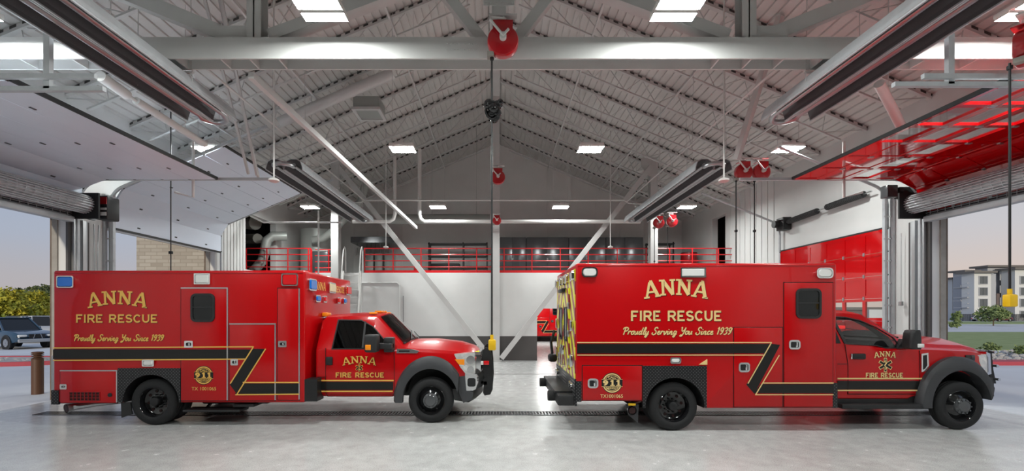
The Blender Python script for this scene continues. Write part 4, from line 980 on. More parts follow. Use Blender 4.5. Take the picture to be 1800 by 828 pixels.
# ------------------------------------------------------------ the one in the next bay, seen through the doorway
third = copy_tree(Rr['root'])
TY = 32.0
third.location = (wx(958, TY) - (bx(1341) - Rr['root'].location.x), TY + 1.22, 0)
third['label'] = 'distant red vehicle seen through the doorway in the back wall'
# ============================================================ roof joists
ORD = ['first', 'second', 'third', 'fourth', 'fifth', 'sixth', 'seventh', 'eighth', 'ninth', 'tenth', 'eleventh', 'twelfth']
JY = [6.72 + 1.8 * k for k in range(10)]
for i, y in enumerate(JY):
    for s in (-1, 1):
        side = 'left' if s < 0 else 'right'
        where = 'just in front of the near truss' if i == 0 else '%s one behind the near truss, counting back' % ORD[i - 1]
        t = thing('roof_joist', 'white open-web roof joist on the %s slope, %s' % (side, where), 'roof joist', (RX + s * 5, y, roof_z(RX + s * 5)), 'open-web roof joists')
        e = 9.9; A = Vector((RX + s * .15, y, RZ - .033 - SL * .15)); B = Vector((RX + s * e, y, RZ - .033 - SL * e)); d = .62
        b = MB(); dz_ = Vector((0, 0, .075)); b.beam(A - dz_, B - dz_, .10, .055); part(b, 'top_chord', 'steel_white', t, None)
        b = MB(); b.beam(A - dz_ * .25, B - dz_ * .25, .085, .065); part(b, 'flute_shade', 'flute_shade', t, None)  # strip above the chord carrying the painted flute shade
        A2 = A + Vector((s * .5, 0, -d - SL * .5)); B2 = B + Vector((-s * .7, 0, -d + SL * .7))
        b = MB(); b.beam(A2, B2, .07, .04); part(b, 'bottom_chord', 'steel_white', t, None)
        b = MB(); n = 9; pts = [A + Vector((0, 0, -.09))]
        for k in range(n):
            u0 = (k + .5) / n; u1 = (k + 1) / n
            pts.append(A2.lerp(B2, u0)); pts.append(A.lerp(B, u1) - Vector((0, 0, .05)))
        b.pipe(pts, .014, 5); part(b, 'web', 'steel_white', t, None)
# bridging rods along the building, tying the joists together
for s, x_, nm in ((-1, 2.6, 'inner'), (-1, 5.2, 'middle'), (-1, 7.7, 'outer'), (1, 2.6, 'inner'), (1, 5.2, 'middle'), (1, 7.7, 'outer')):
    x = RX + s * x_; z = roof_z(x) - .70; b = MB(); b.beam((x, 6.7, z), (x, 23.0, z), .05, .05)
    solo(b, 'bridging_rod', 'steel_white', 'thin %s bridging angle running back under the %s roof slope joists' % (nm, 'left' if s < 0 else 'right'), 'bridging rod', 'joist bridging rods')
# ridge cleats
b = MB(); b.box(RX - .16, RX + .16, FRONT, REAR, RZ - .20, RZ - .02); solo(b, 'ridge_beam', 'steel_white', 'white ridge beam along the peak of the roof', 'beam')

# ============================================================ near truss
t = thing('roof_truss', 'large white steel truss with the long bolted tie beam nearest the viewer', 'truss', (0, 7.16, 5.88))
TZ0, TZ1 = 5.88, 6.21
b = MB(); b.box(-W, W, 7.0, 7.025, TZ0, TZ1); b.box(-W, W, 7.305, 7.33, TZ0, TZ1); b.box(-W, W, 7.02, 7.31, 6.03, 6.05)
for x in (-9, -8.2, -7.4, -6.6, -5.8, -5.0, -4.3, -3.85, -3.4, 3.4, 3.9, 4.4, 5.0, 5.8, 6.6, 7.4, 8.2, 9): b.box(x - .012, x + .012, 7.02, 7.31, TZ0 + .005, 6.03)
beam = part(b, 'tie_beam', 'steel_white', t, None)
b = MB()
for k in range(8):
    for j in range(2): b.cyl((-.80 + .058 * k - (.02 if k > 3 else 0) + (.07 if k > 3 else 0), 6.985, 6.02 + .09 * j), (-.80 + .058 * k + (.05 if k > 3 else 0), 7.0, 6.02 + .09 * j), .013, seg=8)
part(b, 'splice_bolts', 'steel_white', beam)
for x in (-3.8, 3.88):
    b = MB(); s = 1 if x > 0 else -1; zt = roof_z(x) - .1
    b.box(x - .11, x + .11, 7.05, 7.06, TZ1, zt); b.box(x - .11, x + .11, 7.27, 7.28, TZ1, zt); b.box(x - .01, x + .01, 7.05, 7.28, TZ1, zt); b.box(x + s * .1, x + s * .62, 7.1, 7.22, TZ1, TZ1 + .24)
    part(b, 'post', 'steel_white', t, None)
b = MB(); b.box(-.11, .11, 7.05, 7.28, TZ1, RZ - .2); b.box(-.24, .24, 7.03, 7.05, 6.72, 6.80); b.box(-.24, .24, 7.03, 7.05, 6.82, 6.86)
for k in range(6):
    b.cyl((-.2 + .08 * k, 7.02, 6.76), (-.2 + .08 * k, 7.04, 6.76), .013, seg=8); b.cyl((-.2 + .08 * k, 7.02, 6.84), (-.2 + .08 * k, 7.04, 6.84), .013, seg=8)
part(b, 'king_post', 'steel_white', t, None)
for s in (-1, 1):
    b = MB(); b.beam((s * .22, 7.2, TZ1), (s * 2.1, 7.2, 8.6), .16, .16); part(b, 'diagonal', 'steel_white', t, None)
    b = MB(); b.beam((s * 3.6, 7.2, TZ1 + .1), (s * .1, 7.2, 7.6), .2, .18); part(b, 'scissor_chord', 'steel_white', t, None)
    b = MB(); b.beam((s * 3.95, 7.23, TZ1 + .0), (s * 7.6, 7.23, 7.7), .16, .22); part(b, 'outer_strut', 'steel_white', t, None)
    b = MB(); b.beam((RX + s * .2, 7.16, RZ - .28), (RX + s * 9.8, 7.16, roof_z(RX + s * 9.8) - .2), .2, .2); part(b, 'top_chord', 'steel_white', t, None)

# ============================================================ columns and braces at the mezzanine
CYB = 18.85
for x, nm in ((-6.75, 'left'), (-.12, 'centre'), (6.38, 'right')):
    w_ = .15; zt = roof_z(x) - .12; b = MB()
    b.box(x - w_, x + w_, CYB - .16, CYB - .13, 0, zt); b.box(x - w_, x + w_, CYB + .13, CYB + .16, 0, zt); b.box(x - .05, x + .05, CYB - .14, CYB + .14, 0, zt)
    t = thing('column', {'left': 'white steel column behind the left ambulance by the ladder', 'centre': 'tall white steel column in the middle of the back wall', 'right': 'white steel column rising behind the right ambulance'}[nm], 'column', (x, CYB, 0), 'white steel columns')
    part(b, 'shaft', 'steel_white', t, None)
    if nm != 'centre':
        b = MB(); s = 1 if x < 0 else -1; b.prism([(x - s * .15, 8.35), (x + s * .55, 8.35), (x + s * .55, 8.0), (x + s * .2, 7.6), (x - s * .15, 7.6)], 'y', CYB - .17, CYB - .15); part(b, 'gusset', 'steel_white', t, None)
    b = MB(); b.box(x - .24, x + .24, CYB - .22, CYB + .22, 0, .03); part(b, 'base_plate', 'steel_white', t, None)
for x0, x1, nm in ((-6.55, -.32, 'left'), (6.2, .1, 'right')):
    b = MB(); b.beam((x0, CYB - .3, 7.95), (x1, CYB - .3, .14), .20, .13, up=(0, 1, 0))
    solo(b, 'diagonal_brace', 'steel_white', 'white diagonal brace from the %s column down to the centre column foot' % nm, 'brace', 'big diagonal braces')
b = MB(); b.beam((-4.0, 7.34, 5.80), (-3.35, 18.45, 5.45), .09, .11); solo(b, 'roof_strut', 'steel_white', 'long pale strut running back from the near truss on the left', 'strut')
b = MB(); b.beam((6.11, 9.88, 8.42), (5.64, 10.8, 5.62), .12, .12); solo(b, 'kicker_brace', 'steel_white', 'short slanting kicker brace above the right pair of hose reels', 'brace')
t = thing('drop_conduit', 'cluster of slanting conduits dropping beside the left overhead doors', 'conduit', (-5.4, 10, 5.0))
for k, (dx, dy) in enumerate(((0, 0), (.16, .3), (.3, .1))): b = MB(); b.beam((-5.93 + dx, 9.05 + dy, 8.55), (-6.0 + dx * .5, 10.9 + dy, 5.3), .05, .05); part(b, 'conduit', 'steel_white', t, None)

# ============================================================ lights
def lamp_fixture(x, y, z, label, vis=True):
    t = thing('ceiling_light', label, 'ceiling light', (x, y, z), 'twin-bar bay lights')
    b = MB(); b.box(x - .30, x + .30, y - .24, y + .24, z + .03, z + .10, 0, .01); b.box(x - .06, x + .06, y - .22, y + .22, z + .1, z + .16)
    part(b, 'housing', 'white_paint', t)
    for dy in (-.13, .13):
        b = MB(); b.box(x - .30, x + .30, y + dy - .09, y + dy + .09, z, z + .035)
        b.m = [1, 0, 0, 0, 0, 0]; part(b, 'lens', ['white_paint', 'led'], t, None)
    b = MB(); zt = roof_z(x) - .5
    for dx in (-.27, .27): b.cyl((x + dx, y, z + .1), (x + dx, y, zt), .006, seg=5)
    part(b, 'suspension_wire', 'steel_white', t, None)
for x, y, lb in ((-2.46, 6.3, 'twin-bar light left of the near reel, in front of the tie beam'), (2.46, 6.3, 'twin-bar light right of the near reel, in front of the tie beam'),
                 (-7.4, 11.6, 'lit twin-bar light above the left white overhead door'), (-2.45, 11.6, 'lit twin-bar light left of the centre column, larger one'), (2.33, 11.6, 'lit twin-bar light right of the centre column, larger one'), (7.37, 11.6, 'lit twin-bar light above the right pair of hose reels'),
                 (-7.43, 17.9, 'small lit bay light over the left mezzanine railing'), (-2.4, 17.9, 'small lit bay light left of the centre column, farther one'), (2.42, 17.9, 'small lit bay light right of the centre column, farther one'), (7.38, 17.9, 'small lit bay light by the far pair of hose reels')):
    lamp_fixture(x, y, 6.14, lb)
# the rows the frame does not reach
for x in (-7.4, 7.4): lamp_fixture(x, 6.3, 6.14, 'bay light out of frame beside the %s heater' % ('left' if x < 0 else 'right'))
for y in (.6,):
    for x in (-7.4, -2.46, 2.46, 7.4): lamp_fixture(x, y, 6.14, 'bay light out of frame behind the viewer')
t = thing('ceiling_light', 'unseen light added to brighten the next bay beyond the doorway', 'ceiling light', (3, 29.5, 3.5)); b = MB(); b.box(2.6, 3.4, 29.2, 29.8, 3.54, 3.62); part(b, 'housing', 'white_paint', t, None); b = MB(); b.box(2.65, 3.35, 29.25, 29.75, 3.5, 3.54); b.m = [1, 0, 0, 0, 0, 0]; part(b, 'lens', ['white_paint', 'led'], t, None)  # added light source, out of sight, that brightens the next bay

# ============================================================ radiant tube heaters
def heater(s, y0, y1, label):
    x = s * 5.36; z = 5.60; t = thing('radiant_heater', label, 'heater', (x, (y0 + y1) / 2, z), 'radiant tube heaters')
    for k in (-1, 1):
        c = x + k * .235; b = MB()
        prof = [(-.215, -.04), (-.205, .02), (-.16, .15), (-.07, .20), (.07, .20), (.16, .15), (.205, .02), (.215, -.04)]
        b.prism([(c + a, z + h_ + .004) for a, h_ in prof] + [(c + a * 1.06, z + h_ + .02) for a, h_ in reversed(prof)], 'y', y0 + .25, y1 - .25, 0)
        b.prism([(c + a * .985, z + h_) for a, h_ in prof] + [(c + a * 1.0, z + h_ + .003) for a, h_ in reversed(prof)], 'y', y0 + .251, y1 - .251, 1)
        for q in (-1, 1): b.box(c + q * .218 - .012, c + q * .218 + .012, y0 + .25, y1 - .25, z - .055, z - .035, 0)
        part(b, 'reflector', ['galv', 'trough_shade'], t, None)
    b = MB(); r = .052; a, c = x - .235, x + .235; ye = y1 - .28
    pts = [(a, y0 + .1, z + .07), (a, ye, z + .07)] + [(x - .235 * math.cos(PI * i / 10), ye + .27 * math.sin(PI * i / 10), z + .03) for i in range(1, 10)] + [(c, ye, z + .07), (c, y0 + .1, z + .07)]
    if y0 > 10:
        yb = y0 + .28; pts = pts[1:-1]
        pts = [(a, yb, z + .07)] + pts + [(c, yb, z + .07)]
        b.pipe([(x + .235 * math.cos(PI * i / 10), yb - .27 * math.sin(PI * i / 10), z + .03) for i in range(0, 11)], r, 12)
    b.pipe(pts, r, 12); part(b, 'tube', 'alu_tube', t)
    y = y0 + .5
    while y < y1:
        b = MB()
        for dx in (-.44, .44): b.cyl((x + dx, y, z + .02), (x + dx * .9, y, roof_z(x) - .3), .006, seg=5)
        b.box(x - .46, x + .46, y - .02, y + .02, z + .215, z + .235); y += 2.4; part(b, 'hanger', 'steel_white', t, None)
for s in (-1, 1):
    sd = 'left' if s < 0 else 'right'
    heater(s, 2.0, 8.75, 'near %s long radiant tube heater running off the top of the view' % sd)
    heater(s, 11.1, 18.1, 'far %s radiant tube heater hanging over the %s ambulance' % (sd, sd))

# ============================================================ overhead doors
def sweep_section(path, u0, u1, y0, y1, th, n=6):
    """slab of a sectional door between arclengths u0..u1 of a path in (x, z)"""
    L_ = [0]
    for a, b_ in zip(path[:-1], path[1:]): L_.append(L_[-1] + math.hypot(b_[0] - a[0], b_[1] - a[1]))
    def at(u):
        for k in range(len(L_) - 1):
            if u <= L_[k + 1] or k == len(L_) - 2:
                f_ = (u - L_[k]) / (L_[k + 1] - L_[k]); a, b_ = path[k], path[k + 1]
                return Vector((a[0] + (b_[0] - a[0]) * f_, 0, a[1] + (b_[1] - a[1]) * f_))
    return at(u0), at(u1), L_[-1]
def slab(mb, p, q, y0, y1, nrm, o0, o1, m=0, e0=0, e1=0):
    d = (q - p).normalized(); p = p + d * e0; q = q - d * e1; v = []
    for o in (o0, o1):
        for pt, y in ((p, y0), (q, y0), (q, y1), (p, y1)): v.append((pt.x + nrm.x * o, y, pt.z + nrm.z * o))
    mb.add(v, [(0, 1, 2, 3), (7, 6, 5, 4), (0, 4, 5, 1), (1, 5, 6, 2), (2, 6, 7, 3), (3, 7, 4, 0)], m)
def arc_path(s, xw, zv0, zv1, rad, end, slope=0.0):
    """vertical run, bend, then overhead run; s is the side of the wall"""
    a = math.atan(slope); pts = [(s * xw, zv0), (s * xw, zv1)]
    for k in range(1, 7):
        q = (PI / 2 - a) * k / 6; pts.append((s * (xw - rad * (1 - math.cos(q))), zv1 + rad * math.sin(q)))
    x, z = pts[-1]; pts.append((s * end, z + slope * abs(s * end - x))); return pts
def sectional(s, ys, path, label, cat_, skin, red=False, closed=False, glaze=None):
    y0, y1 = ys; t = thing('overhead_door', label, 'overhead door', (path[0][0], (y0 + y1) / 2, path[0][1]), 'sectional overhead doors')
    tot = sweep_section(path, 0, .1, 0, 0, 0)[2]; n = max(4, round(tot / .585)); step = tot / n
    for i in range(n):
        p, q, _ = sweep_section(path, i * step + .004, (i + 1) * step - .004, y0, y1, .05)
        d = (q - p).normalized(); nr = Vector((-d.z, 0, d.x)); nr = nr if nr.x * (-s) + nr.z * -1 > 0 else -nr   # towards the room / downwards
        if not red:
            b = MB(); slab(b, p, q, y0, y1, nr, -.025, .025)
            sec = part(b, 'door_section', skin, t, None)
            b = MB()
            for k in range(3):
                y = y0 + .8 + (y1 - y0 - 1.6) * k / 2; c = p + d * .1; slab(b, c, c + d * .035, y - .045, y + .045, nr, .025, .036)
            part(b, 'hinge_leaf', 'cabinet', sec, None)
        else:
            b = MB(); rail = .075; nb = 6; bw = (y1 - y0) / nb
            slab(b, p, p + d * rail, y0, y1, nr, -.025, .025); slab(b, q - d * rail, q, y0, y1, nr, -.025, .025)
            for k in range(nb + 1):
                ya = max(y0, y0 + k * bw - .05); yb = min(y1, y0 + k * bw + .05); slab(b, p, q, ya, yb, nr, -.025, .025, 0, rail, rail)
            sec = part(b, 'door_section', skin, t, None)
            for k in range(nb):
                ya, yb = y0 + k * bw + .05, y0 + (k + 1) * bw - .05; b = MB()
                if glaze(i, n, k, nb): slab(b, p, q, ya, yb, nr, -.004, .004, 0, rail, rail); part(b, 'pane', 'clear_pane', sec, None)
                else: slab(b, p, q, ya, yb, nr, -.012, .012, 0, rail, rail); part(b, 'panel', skin, sec, None)
            b = MB()
            for k in range(1, nb): c = p; slab(b, c - d * .04, c + d * .05, y0 + k * bw - .03, y0 + k * bw + .03, nr, .025, .037)
            part(b, 'hinge_leaf', 'steel', sec, None)
    # dark bottom and top seals
    p, q, _ = sweep_section(path, 0, .03, 0, 0, 0); d = (q - p).normalized(); nr = Vector((-d.z, 0, d.x)); b = MB(); slab(b, p - d * .05, p, y0, y1, nr, -.03, .03)
    p, q, _ = sweep_section(path, tot - .03, tot, 0, 0, 0); d = (q - p).normalized(); nr = Vector((-d.z, 0, d.x)); slab(b, q, q + d * .04, y0, y1, nr, -.03, .03)
    part(b, 'seal', 'black', t, None)
    # tracks on both sides with rollers
    for ye, o in ((y0, -.06), (y1, .06)):
        b = MB(); tr = ([(path[0][0], 0.0)] if not closed else [(path[0][0], 0.0)]) + [q for q in path if q[1] > .05]
        ext = Vector((tr[-1][0] - tr[-2][0], 0, tr[-1][1] - tr[-2][1])).normalized() * 1.2
        tr = [(a, b_) for a, b_ in tr] + ([(tr[-1][0] + ext.x, tr[-1][1] + ext.z)] if not closed else [])
        for a, c in zip(tr[:-1], tr[1:]): b.beam((a[0], ye + o, a[1]), (c[0], ye + o, c[1]), .05, .06)
        part(b, 'track', 'galv', t, None)
        b = MB()
        for i in range(n + 1):
            p, q, _ = sweep_section(path, min(tot - .02, i * step), tot, 0, 0, 0); b.cyl((p.x, ye - o * .2, p.z), (p.x, ye + o * 1.0, p.z), .03, seg=10)
        part(b, 'roller', 'black', t, None)
    return t
sectional(-1, (D1[0], D1[1] + .1), arc_path(-1, 9.68, 4.25, 4.45, .6, 6.46), 'near left white overhead door raised flat under the heater', 'overhead door', 'door_white')
sectional(-1, (D2[0], D2[1] + .1), arc_path(-1, 9.68, 4.12, 4.66, .5, 6.89, .42), 'far left white overhead door raised along the roof slope', 'overhead door', 'door_white')
sectional(1, (D1[0], D1[1] + .1), arc_path(1, 9.68, 4.25, 4.45, .6, 6.73), 'near right glossy red overhead door raised flat above the doorway', 'overhead door', 'door_red', True, glaze=lambda i, n, k, nb: i == 3 or (i >= n - 2 and k < 3))
sectional(1, D2, [(9.74, 0.02), (9.74, 4.1)], 'closed red overhead door with a row of window panes, behind the right ambulance', 'overhead door', 'door_red', True, True, glaze=lambda i, n, k, nb: i == 3)
# high-lift track, spring tubes and operator over the closed red door
t = thing('door_track', 'grey high-lift track curving up over the closed red door', 'track', (9.7, 13.5, 4.1))
for y in (D2[0] - .02, D2[1] + .02):
    b = MB(); b.beam((9.70, y, 4.1), (9.70, y, 4.7), .05, .06); prev = None
    pts = [(9.70 - .5 * (1 - math.cos(q)), y, 4.7 + .5 * math.sin(q)) for q in [1.17 * i / 6 for i in range(7)]]; pts.append((7.0, y, pts[-1][2] + .42 * 2.3))
    b.pipe(pts, .035, 6); part(b, 'rail', 'galv', t)
t = thing('door_spring_shaft', 'dark torsion spring tubes on the wall above the closed red door', 'spring shaft', (9.6, 13.4, 4.95))
b = MB(); b.pipe([(9.62, 11.75, 5.12), (9.62, 15.6, 5.0)], .022, 8); part(b, 'shaft', 'steel', t)
for y0, y1, z0, z1 in ((12.0, 13.35, 5.11, 5.08), (13.75, 15.1, 5.06, 5.02)):
    b = MB(); n = 46; b.pipe([(9.62, y0 + (y1 - y0) * i / n, z0 + (z1 - z0) * i / n) for i in range(n + 1)], [.085 + .008 * (i % 2) for i in range(n + 1)], 14); part(b, 'spring', 'black_plastic', t, None)
b = MB(); b.box(9.5, 9.78, 15.2, 15.6, 4.78, 5.2, 0, .02); b.cyl((9.5, 15.5, 5.0), (9.35, 15.5, 5.0), .12); part(b, 'drive_unit', 'black', t)

# ============================================================ rolling grilles at the heads of the near openings
def grille(s, label):
    x, z, r = s * 9.32, 4.42, .20; y0, y1 = D1[0] - .1, D1[1] - .05; t = thing('rolling_grille', label, 'rolling grille', (x, (y0 + y1) / 2, z - .2), 'coiled rolling grilles')
    b = MB(); b.cyl((x, y0, z), (x, y1, z), r - .02, seg=24); part(b, 'barrel', 'galv', t)
    b = MB(); n = 22
    for k in range(n):
        a = 2 * PI * k / n; b.cyl((x + r * math.cos(a), y0, z + r * math.sin(a)), (x + r * math.cos(a), y1, z + r * math.sin(a)), .014, seg=6)
    y = y0
    while y < y1:
        b.pipe([(x + r * math.cos(2 * PI * k / 24), y, z + r * math.sin(2 * PI * k / 24)) for k in range(24)], .008, 4, closed=True); y += .17
    part(b, 'coil', 'galv', t, None)
    b = MB(); xq = s * 9.62
    for k in range(4): b.cyl((xq, y0, 4.17 + .05 * k), (xq, y1, 4.17 + .05 * k), .009, seg=5)
    y = y0
    while y < y1: b.cyl((xq, y, 4.12), (xq, y, 4.36), .008, seg=5); y += .17
    part(b, 'curtain', 'galv', t, None)
    b = MB(); b.box(s * 9.55, s * 9.72, y0, y1, 4.02, 4.14, 0, .01); part(b, 'bottom_bar', 'galv', t)
    for y in (y0 - .02, y1 + .02):
        b = MB(); b.box(s * 9.02, s * 9.74, y - .02, y + .02, 4.10, 4.68); part(b, 'end_bracket', 'black', t, None)
    return t
gl = grille(-1, 'coiled grey rolling grille over the near left opening'); gr = grille(1, 'coiled grey rolling grille over the near right opening')
t = thing('grille_operator', 'black motor operator with red label beside the left grille', 'motor', (-9.2, 10.6, 4.1))
b = MB(); b.box(-9.25, -8.95, 10.4, 10.75, 4.12, 4.66, 0, .03); part(b, 'housing', 'black', t)
b = MB(); b.box(-9.1, -8.96, 10.385, 10.4, 4.46, 4.62); part(b, 'label', 'red_dark', t, None); b = MB(); b.box(-9.1, -8.97, 10.39, 10.4, 4.2, 4.28); b.box(-9.1, -8.97, 10.39, 10.4, 4.33, 4.38); part(b, 'plate', 'white_paint', t, None)
b = MB(); b.cyl((-9.5, 10.38, 4.4), (-9.5, 10.5, 4.4), .09, seg=20); b.cyl((-9.35, 10.38, 4.2), (-9.35, 10.5, 4.2), .1, seg=20); part(b, 'sprocket', 'steel', t)
t = thing('grille_operator', 'grey motor box above the right grille end', 'motor', (9.25, 10.5, 4.7))
b = MB(); b.box(9.0, 9.25, 10.54, 10.75, 4.66, 4.95, 0, .02); part(b, 'housing', 'cabinet', t); b = MB(); b.box(9.28, 9.79, 10.54, 10.7, 4.64, 4.9, 0, .02); b.cyl((9.4, 10.5, 4.75), (9.4, 10.56, 4.75), .06); part(b, 'gearbox', 'black', t)
# jamb guides
for s in (-1, 1):
    sd = 'left' if s < 0 else 'right'
    t = thing('jamb_guide', 'bright metal guide channels on the far jamb of the near %s opening' % sd, 'guide', (s * 9.7, 10.35, 0), 'grille guide channels')
    for k, (yy, m_, wd, dp) in enumerate(((10.78, 'base_grey', .04, .06), (10.68, 'galv', .05, .10), (10.59, 'steel', .04, .16), (10.50, 'galv', .05, .09), (10.41, 'steel', .04, .12), (10.33, 'base_grey', .035, .05))):
        b = MB(); b.box(s * (9.8 - dp), s * 9.8, yy - wd, yy + wd, 0, 4.12); part(b, 'channel', m_, t, None)
    t = thing('jamb_guide', 'grey track bracket on the near jamb of the far %s opening' % sd, 'guide', (s * 9.7, D2[0] - .12, 0), 'far door guide channels')
    b = MB(); b.box(s * 9.73, s * 9.79, D2[0] - .16, D2[0] - .08, 0, 4.9); b.box(s * 9.55, s * 9.61, D2[0] - .14, D2[0] - .06, 0, 4.9); part(b, 'channel', 'galv', t, None)
    for k in range(8): b = MB(); b.box(s * 9.54, s * 9.80, D2[0] - .13, D2[0] - .11, .5 + .55 * k, .535 + .55 * k); part(b, 'bracket', 'steel', t, None)
b = MB(); b.cyl((9.72, 11.0, 2.2), (9.72, 11.0, 3.9), .008, seg=5); b.cyl((9.70, 10.98, 2.15), (9.70, 10.98, 2.25), .05); solo(b, 'pull_chain', 'steel', 'thin pull chain hanging on the white pier right of the red door', 'chain')
b = MB(); b.pipe([(-9.7, 10.9, 4.1), (-9.68, 10.92, 2.6), (-9.7, 10.98, 2.5), (-9.7, 11.03, 4.1)], .014, 6); solo(b, 'hand_chain', 'steel', 'looped hand chain hanging on the pier under the left motor', 'chain')

# ============================================================ hose reels with drop hoses
def reel(x, y, z, d, label, hose=None, group='red hose reels', yaw=0.0, plug=False, scale_label=None, cord_x=None):
    t = thing('hose_reel', label, 'hose reel', (x, y, z), group); r = d / 2
    def rot(mb):
        c, s_ = math.cos(yaw), math.sin(yaw); mb.v = [(x + (a - x) * c - (b_ - y) * s_, y + (a - x) * s_ + (b_ - y) * c, h_) for a, b_, h_ in mb.v]; return mb
    b = MB(); b.lathe([(0, -.09), (r * .62, -.09), (r * .95, -.07), (r, -.05), (r, .05), (r * .95, .07), (r * .6, .09), (0, .09)], (x, y, z), (0, 1, 0), 36); part(rot(b), 'drum', 'hose_red', t)
    b = MB(); b.prism([(x - r * .62, z + r * .6), (x - r * .62, z + r * 1.14), (x + r * .62, z + r * 1.14), (x + r * .62, z + r * .6), (x + r * .3, z + r * .2), (x - r * .3, z + r * .2)], 'y', y - .10, y - .09); b.box(x - r * .64, x + r * .64, y - .10, y + .10, z + r * 1.12, z + r * 1.18)
    part(rot(b), 'bracket', 'hose_red', t, None)
    b = MB(); b.cyl((x, y - .09, z + r * .05), (x, y - .16, z + r * .05), r * .22, seg=18); b.pipe([(x + r * .02, y - .15, z + r * .05), (x - r * .35, y - .16, z + r * .45), (x - r * .8, y - .16, z + r * 1.0), (x - r * .75, y - .1, z + r * 1.35), (x + r * .2, y - .05, z + r * 1.35)], r * .085, 8); b.beam((x - r * .02, y - .17, z), (x + r * .36, y - .17, z + r * .40), r * .11, .03)
    part(rot(b), 'swivel_inlet', 'white_paint', t)
    b = MB(); b.cyl((x, y, z + r * 1.2), (x, y, z + r * 1.7), .03); b.box(x - r * .9, x + r * .9, y - .05, y + .05, z + r * 1.62, z + r * 1.72); part(rot(b), 'mount', 'steel_white', t)
    xo = x - r * .8
    b = MB(); b.box(xo - .05, xo + .05, y - .06, y + .06, z - r * 1.0, z - r * .72); part(rot(b), 'hose_guide', 'tan', t, None)
    if hose is not None:
        xo = cord_x if cord_x is not None else xo
        b = MB(); b.cyl((xo, y, z - r * .8), (xo, y, hose), .014, seg=7); b.cyl((xo, y, z - r * 1.15), (xo, y, z - r * .95), .03, seg=8); h = part(b, 'hose', 'black', t)
        if plug:
            b = MB(); b.box(xo - .05, xo + .06, y - .05, y + .05, hose - .16, hose, 0, .02); b.cyl((xo, y, hose), (xo, y, hose + .07), .025); part(b, 'connector', 'yellow', h)
        else:
            b = MB(); b.box(xo - .03, xo + .03, y - .03, y + .03, 4.0, 4.06, 0, .01); part(b, 'hose_stop', 'black', h)
    return t
reel(.06, 6.78, 6.0, .46, 'large red hose reel on the tie beam at the centre with yellow connector below', 1.57, plug=True, cord_x=-.105)
reel(-.03, 14.4, 6.27, .45, 'red hose reel halfway down the centre column')
reel(-.08, 18.0, 5.64, .34, 'small red hose reel lowest on the centre column')
reel(6.12, 11.4, 5.50, .42, 'left one of the near pair of red hose reels at right', 1.9, 'right bay hose reels', cord_x=5.94)
reel(6.565, 11.4, 5.50, .42, 'right one of the near pair of red hose reels at right', 1.9, 'right bay hose reels', cord_x=6.40)
reel(6.32, 18.0, 5.55, .43, 'left one of the small far pair of red hose reels', 1.9, 'right bay hose reels')
reel(6.84, 18.0, 5.60, .43, 'right one of the small far pair of red hose reels', 1.9, 'right bay hose reels')
reel(6.70, 5.8, 5.33, .46, 'red hose reel at the top right corner with yellow connector below', 2.20, yaw=.55, plug=True, cord_x=6.51)
# drop cord on the left
b = MB(); b.cyl((-7.93, 11.0, 1.6), (-7.93, 11.0, 7.2), .013, seg=7); b.box(-7.97, -7.89, 10.97, 11.03, 3.4, 3.47, 0, .01); solo(b, 'extension_cord', 'black', 'black drop cord hanging in front of the far left door', 'cord')
# black bundled cable on the centre hose
b = MB(); random.seed(3)
for k, (dx, dz, r_) in enumerate(((-.07, .09, .075), (.06, .08, .075), (0, .03, .09), (-.03, -.05, .075), (.05, -.03, .07), (.1, .11, .05), (-.1, .06, .05), (.01, -.12, .06))):
    b.ball((-.10 + dx + .02, 6.78 + random.uniform(-.04, .04), 4.98 + dz), r_, r_ * .8, r_, 10, 6)
for k in range(3): b.pipe([(-.1 + .1 * math.cos(q + k) , 6.74 + .02 * k, 4.97 + .13 * math.sin(q + k * .7)) for q in [2 * PI * i / 18 for i in range(18)]], .016, 6, closed=True)
solo(b, 'cable_bundle', 'black_gloss', 'black bundled cable hanging on the centre hose', 'cable bundle')

# ============================================================ pendant discs, pipes and conduits
for x, y, lb, z1_ in ((-4.4, 8.9, 'near left hanging rod with a white disc, over the left ambulance', 0), (4.4, 8.9, 'near right hanging rod with a white disc, over the right ambulance', 0), (-4.42, 17.8, 'far left hanging rod with a white disc, above the railing', 0), (4.36, 17.8, 'far right hanging rod with a white disc, above the railing', 0)):
    t = thing('hanging_rod', lb, 'hanging rod', (x, y, 4.55), 'pendant rods with discs'); b = MB(); b.cyl((x, y, 4.6), (x, y, roof_z(x) - .1), .016, seg=8); part(b, 'rod', 'white_paint', t)
    b = MB(); b.lathe([(0, .06), (.05, .06), (.10, .03), (.10, 0), (.07, -.02), (0, -.02)], (x, y, 4.55), (0, 0, 1), 20); part(b, 'disc', 'white_paint', t)
b = MB(); b.pipe([(-5.4, 18.2, 6.5), (5.0, 18.2, 6.5)], .035, 8); b.pipe([(-5.4, 18.2, 6.5), (-5.5, 18.2, 6.42), (-6.2, 18.2, 6.38), (-6.2, 18.2, 5.9)], .022, 7); b.pipe([(5.0, 18.2, 6.5), (5.2, 18.2, 6.38), (6.0, 18.2, 6.34), (6.0, 18.2, 5.95)], .022, 7)
solo(b, 'sprinkler_main', 'white_paint', 'thin white pipe across the back bay above the small lights', 'pipe')
for x, sd in ((-5.42, 'left'), (5.2, 'right')):
    b = MB(); b.cyl((x, 8.2, 6.5 if x < 0 else 6.55), (x * .985, 18.2, 6.45), .022, seg=8); solo(b, 'sprinkler_branch', 'white_paint', 'thin white pipe slanting back on the %s to the cross pipe' % sd, 'pipe', 'sprinkler branch pipes')
def elbow(p, q, r, n=5): return p
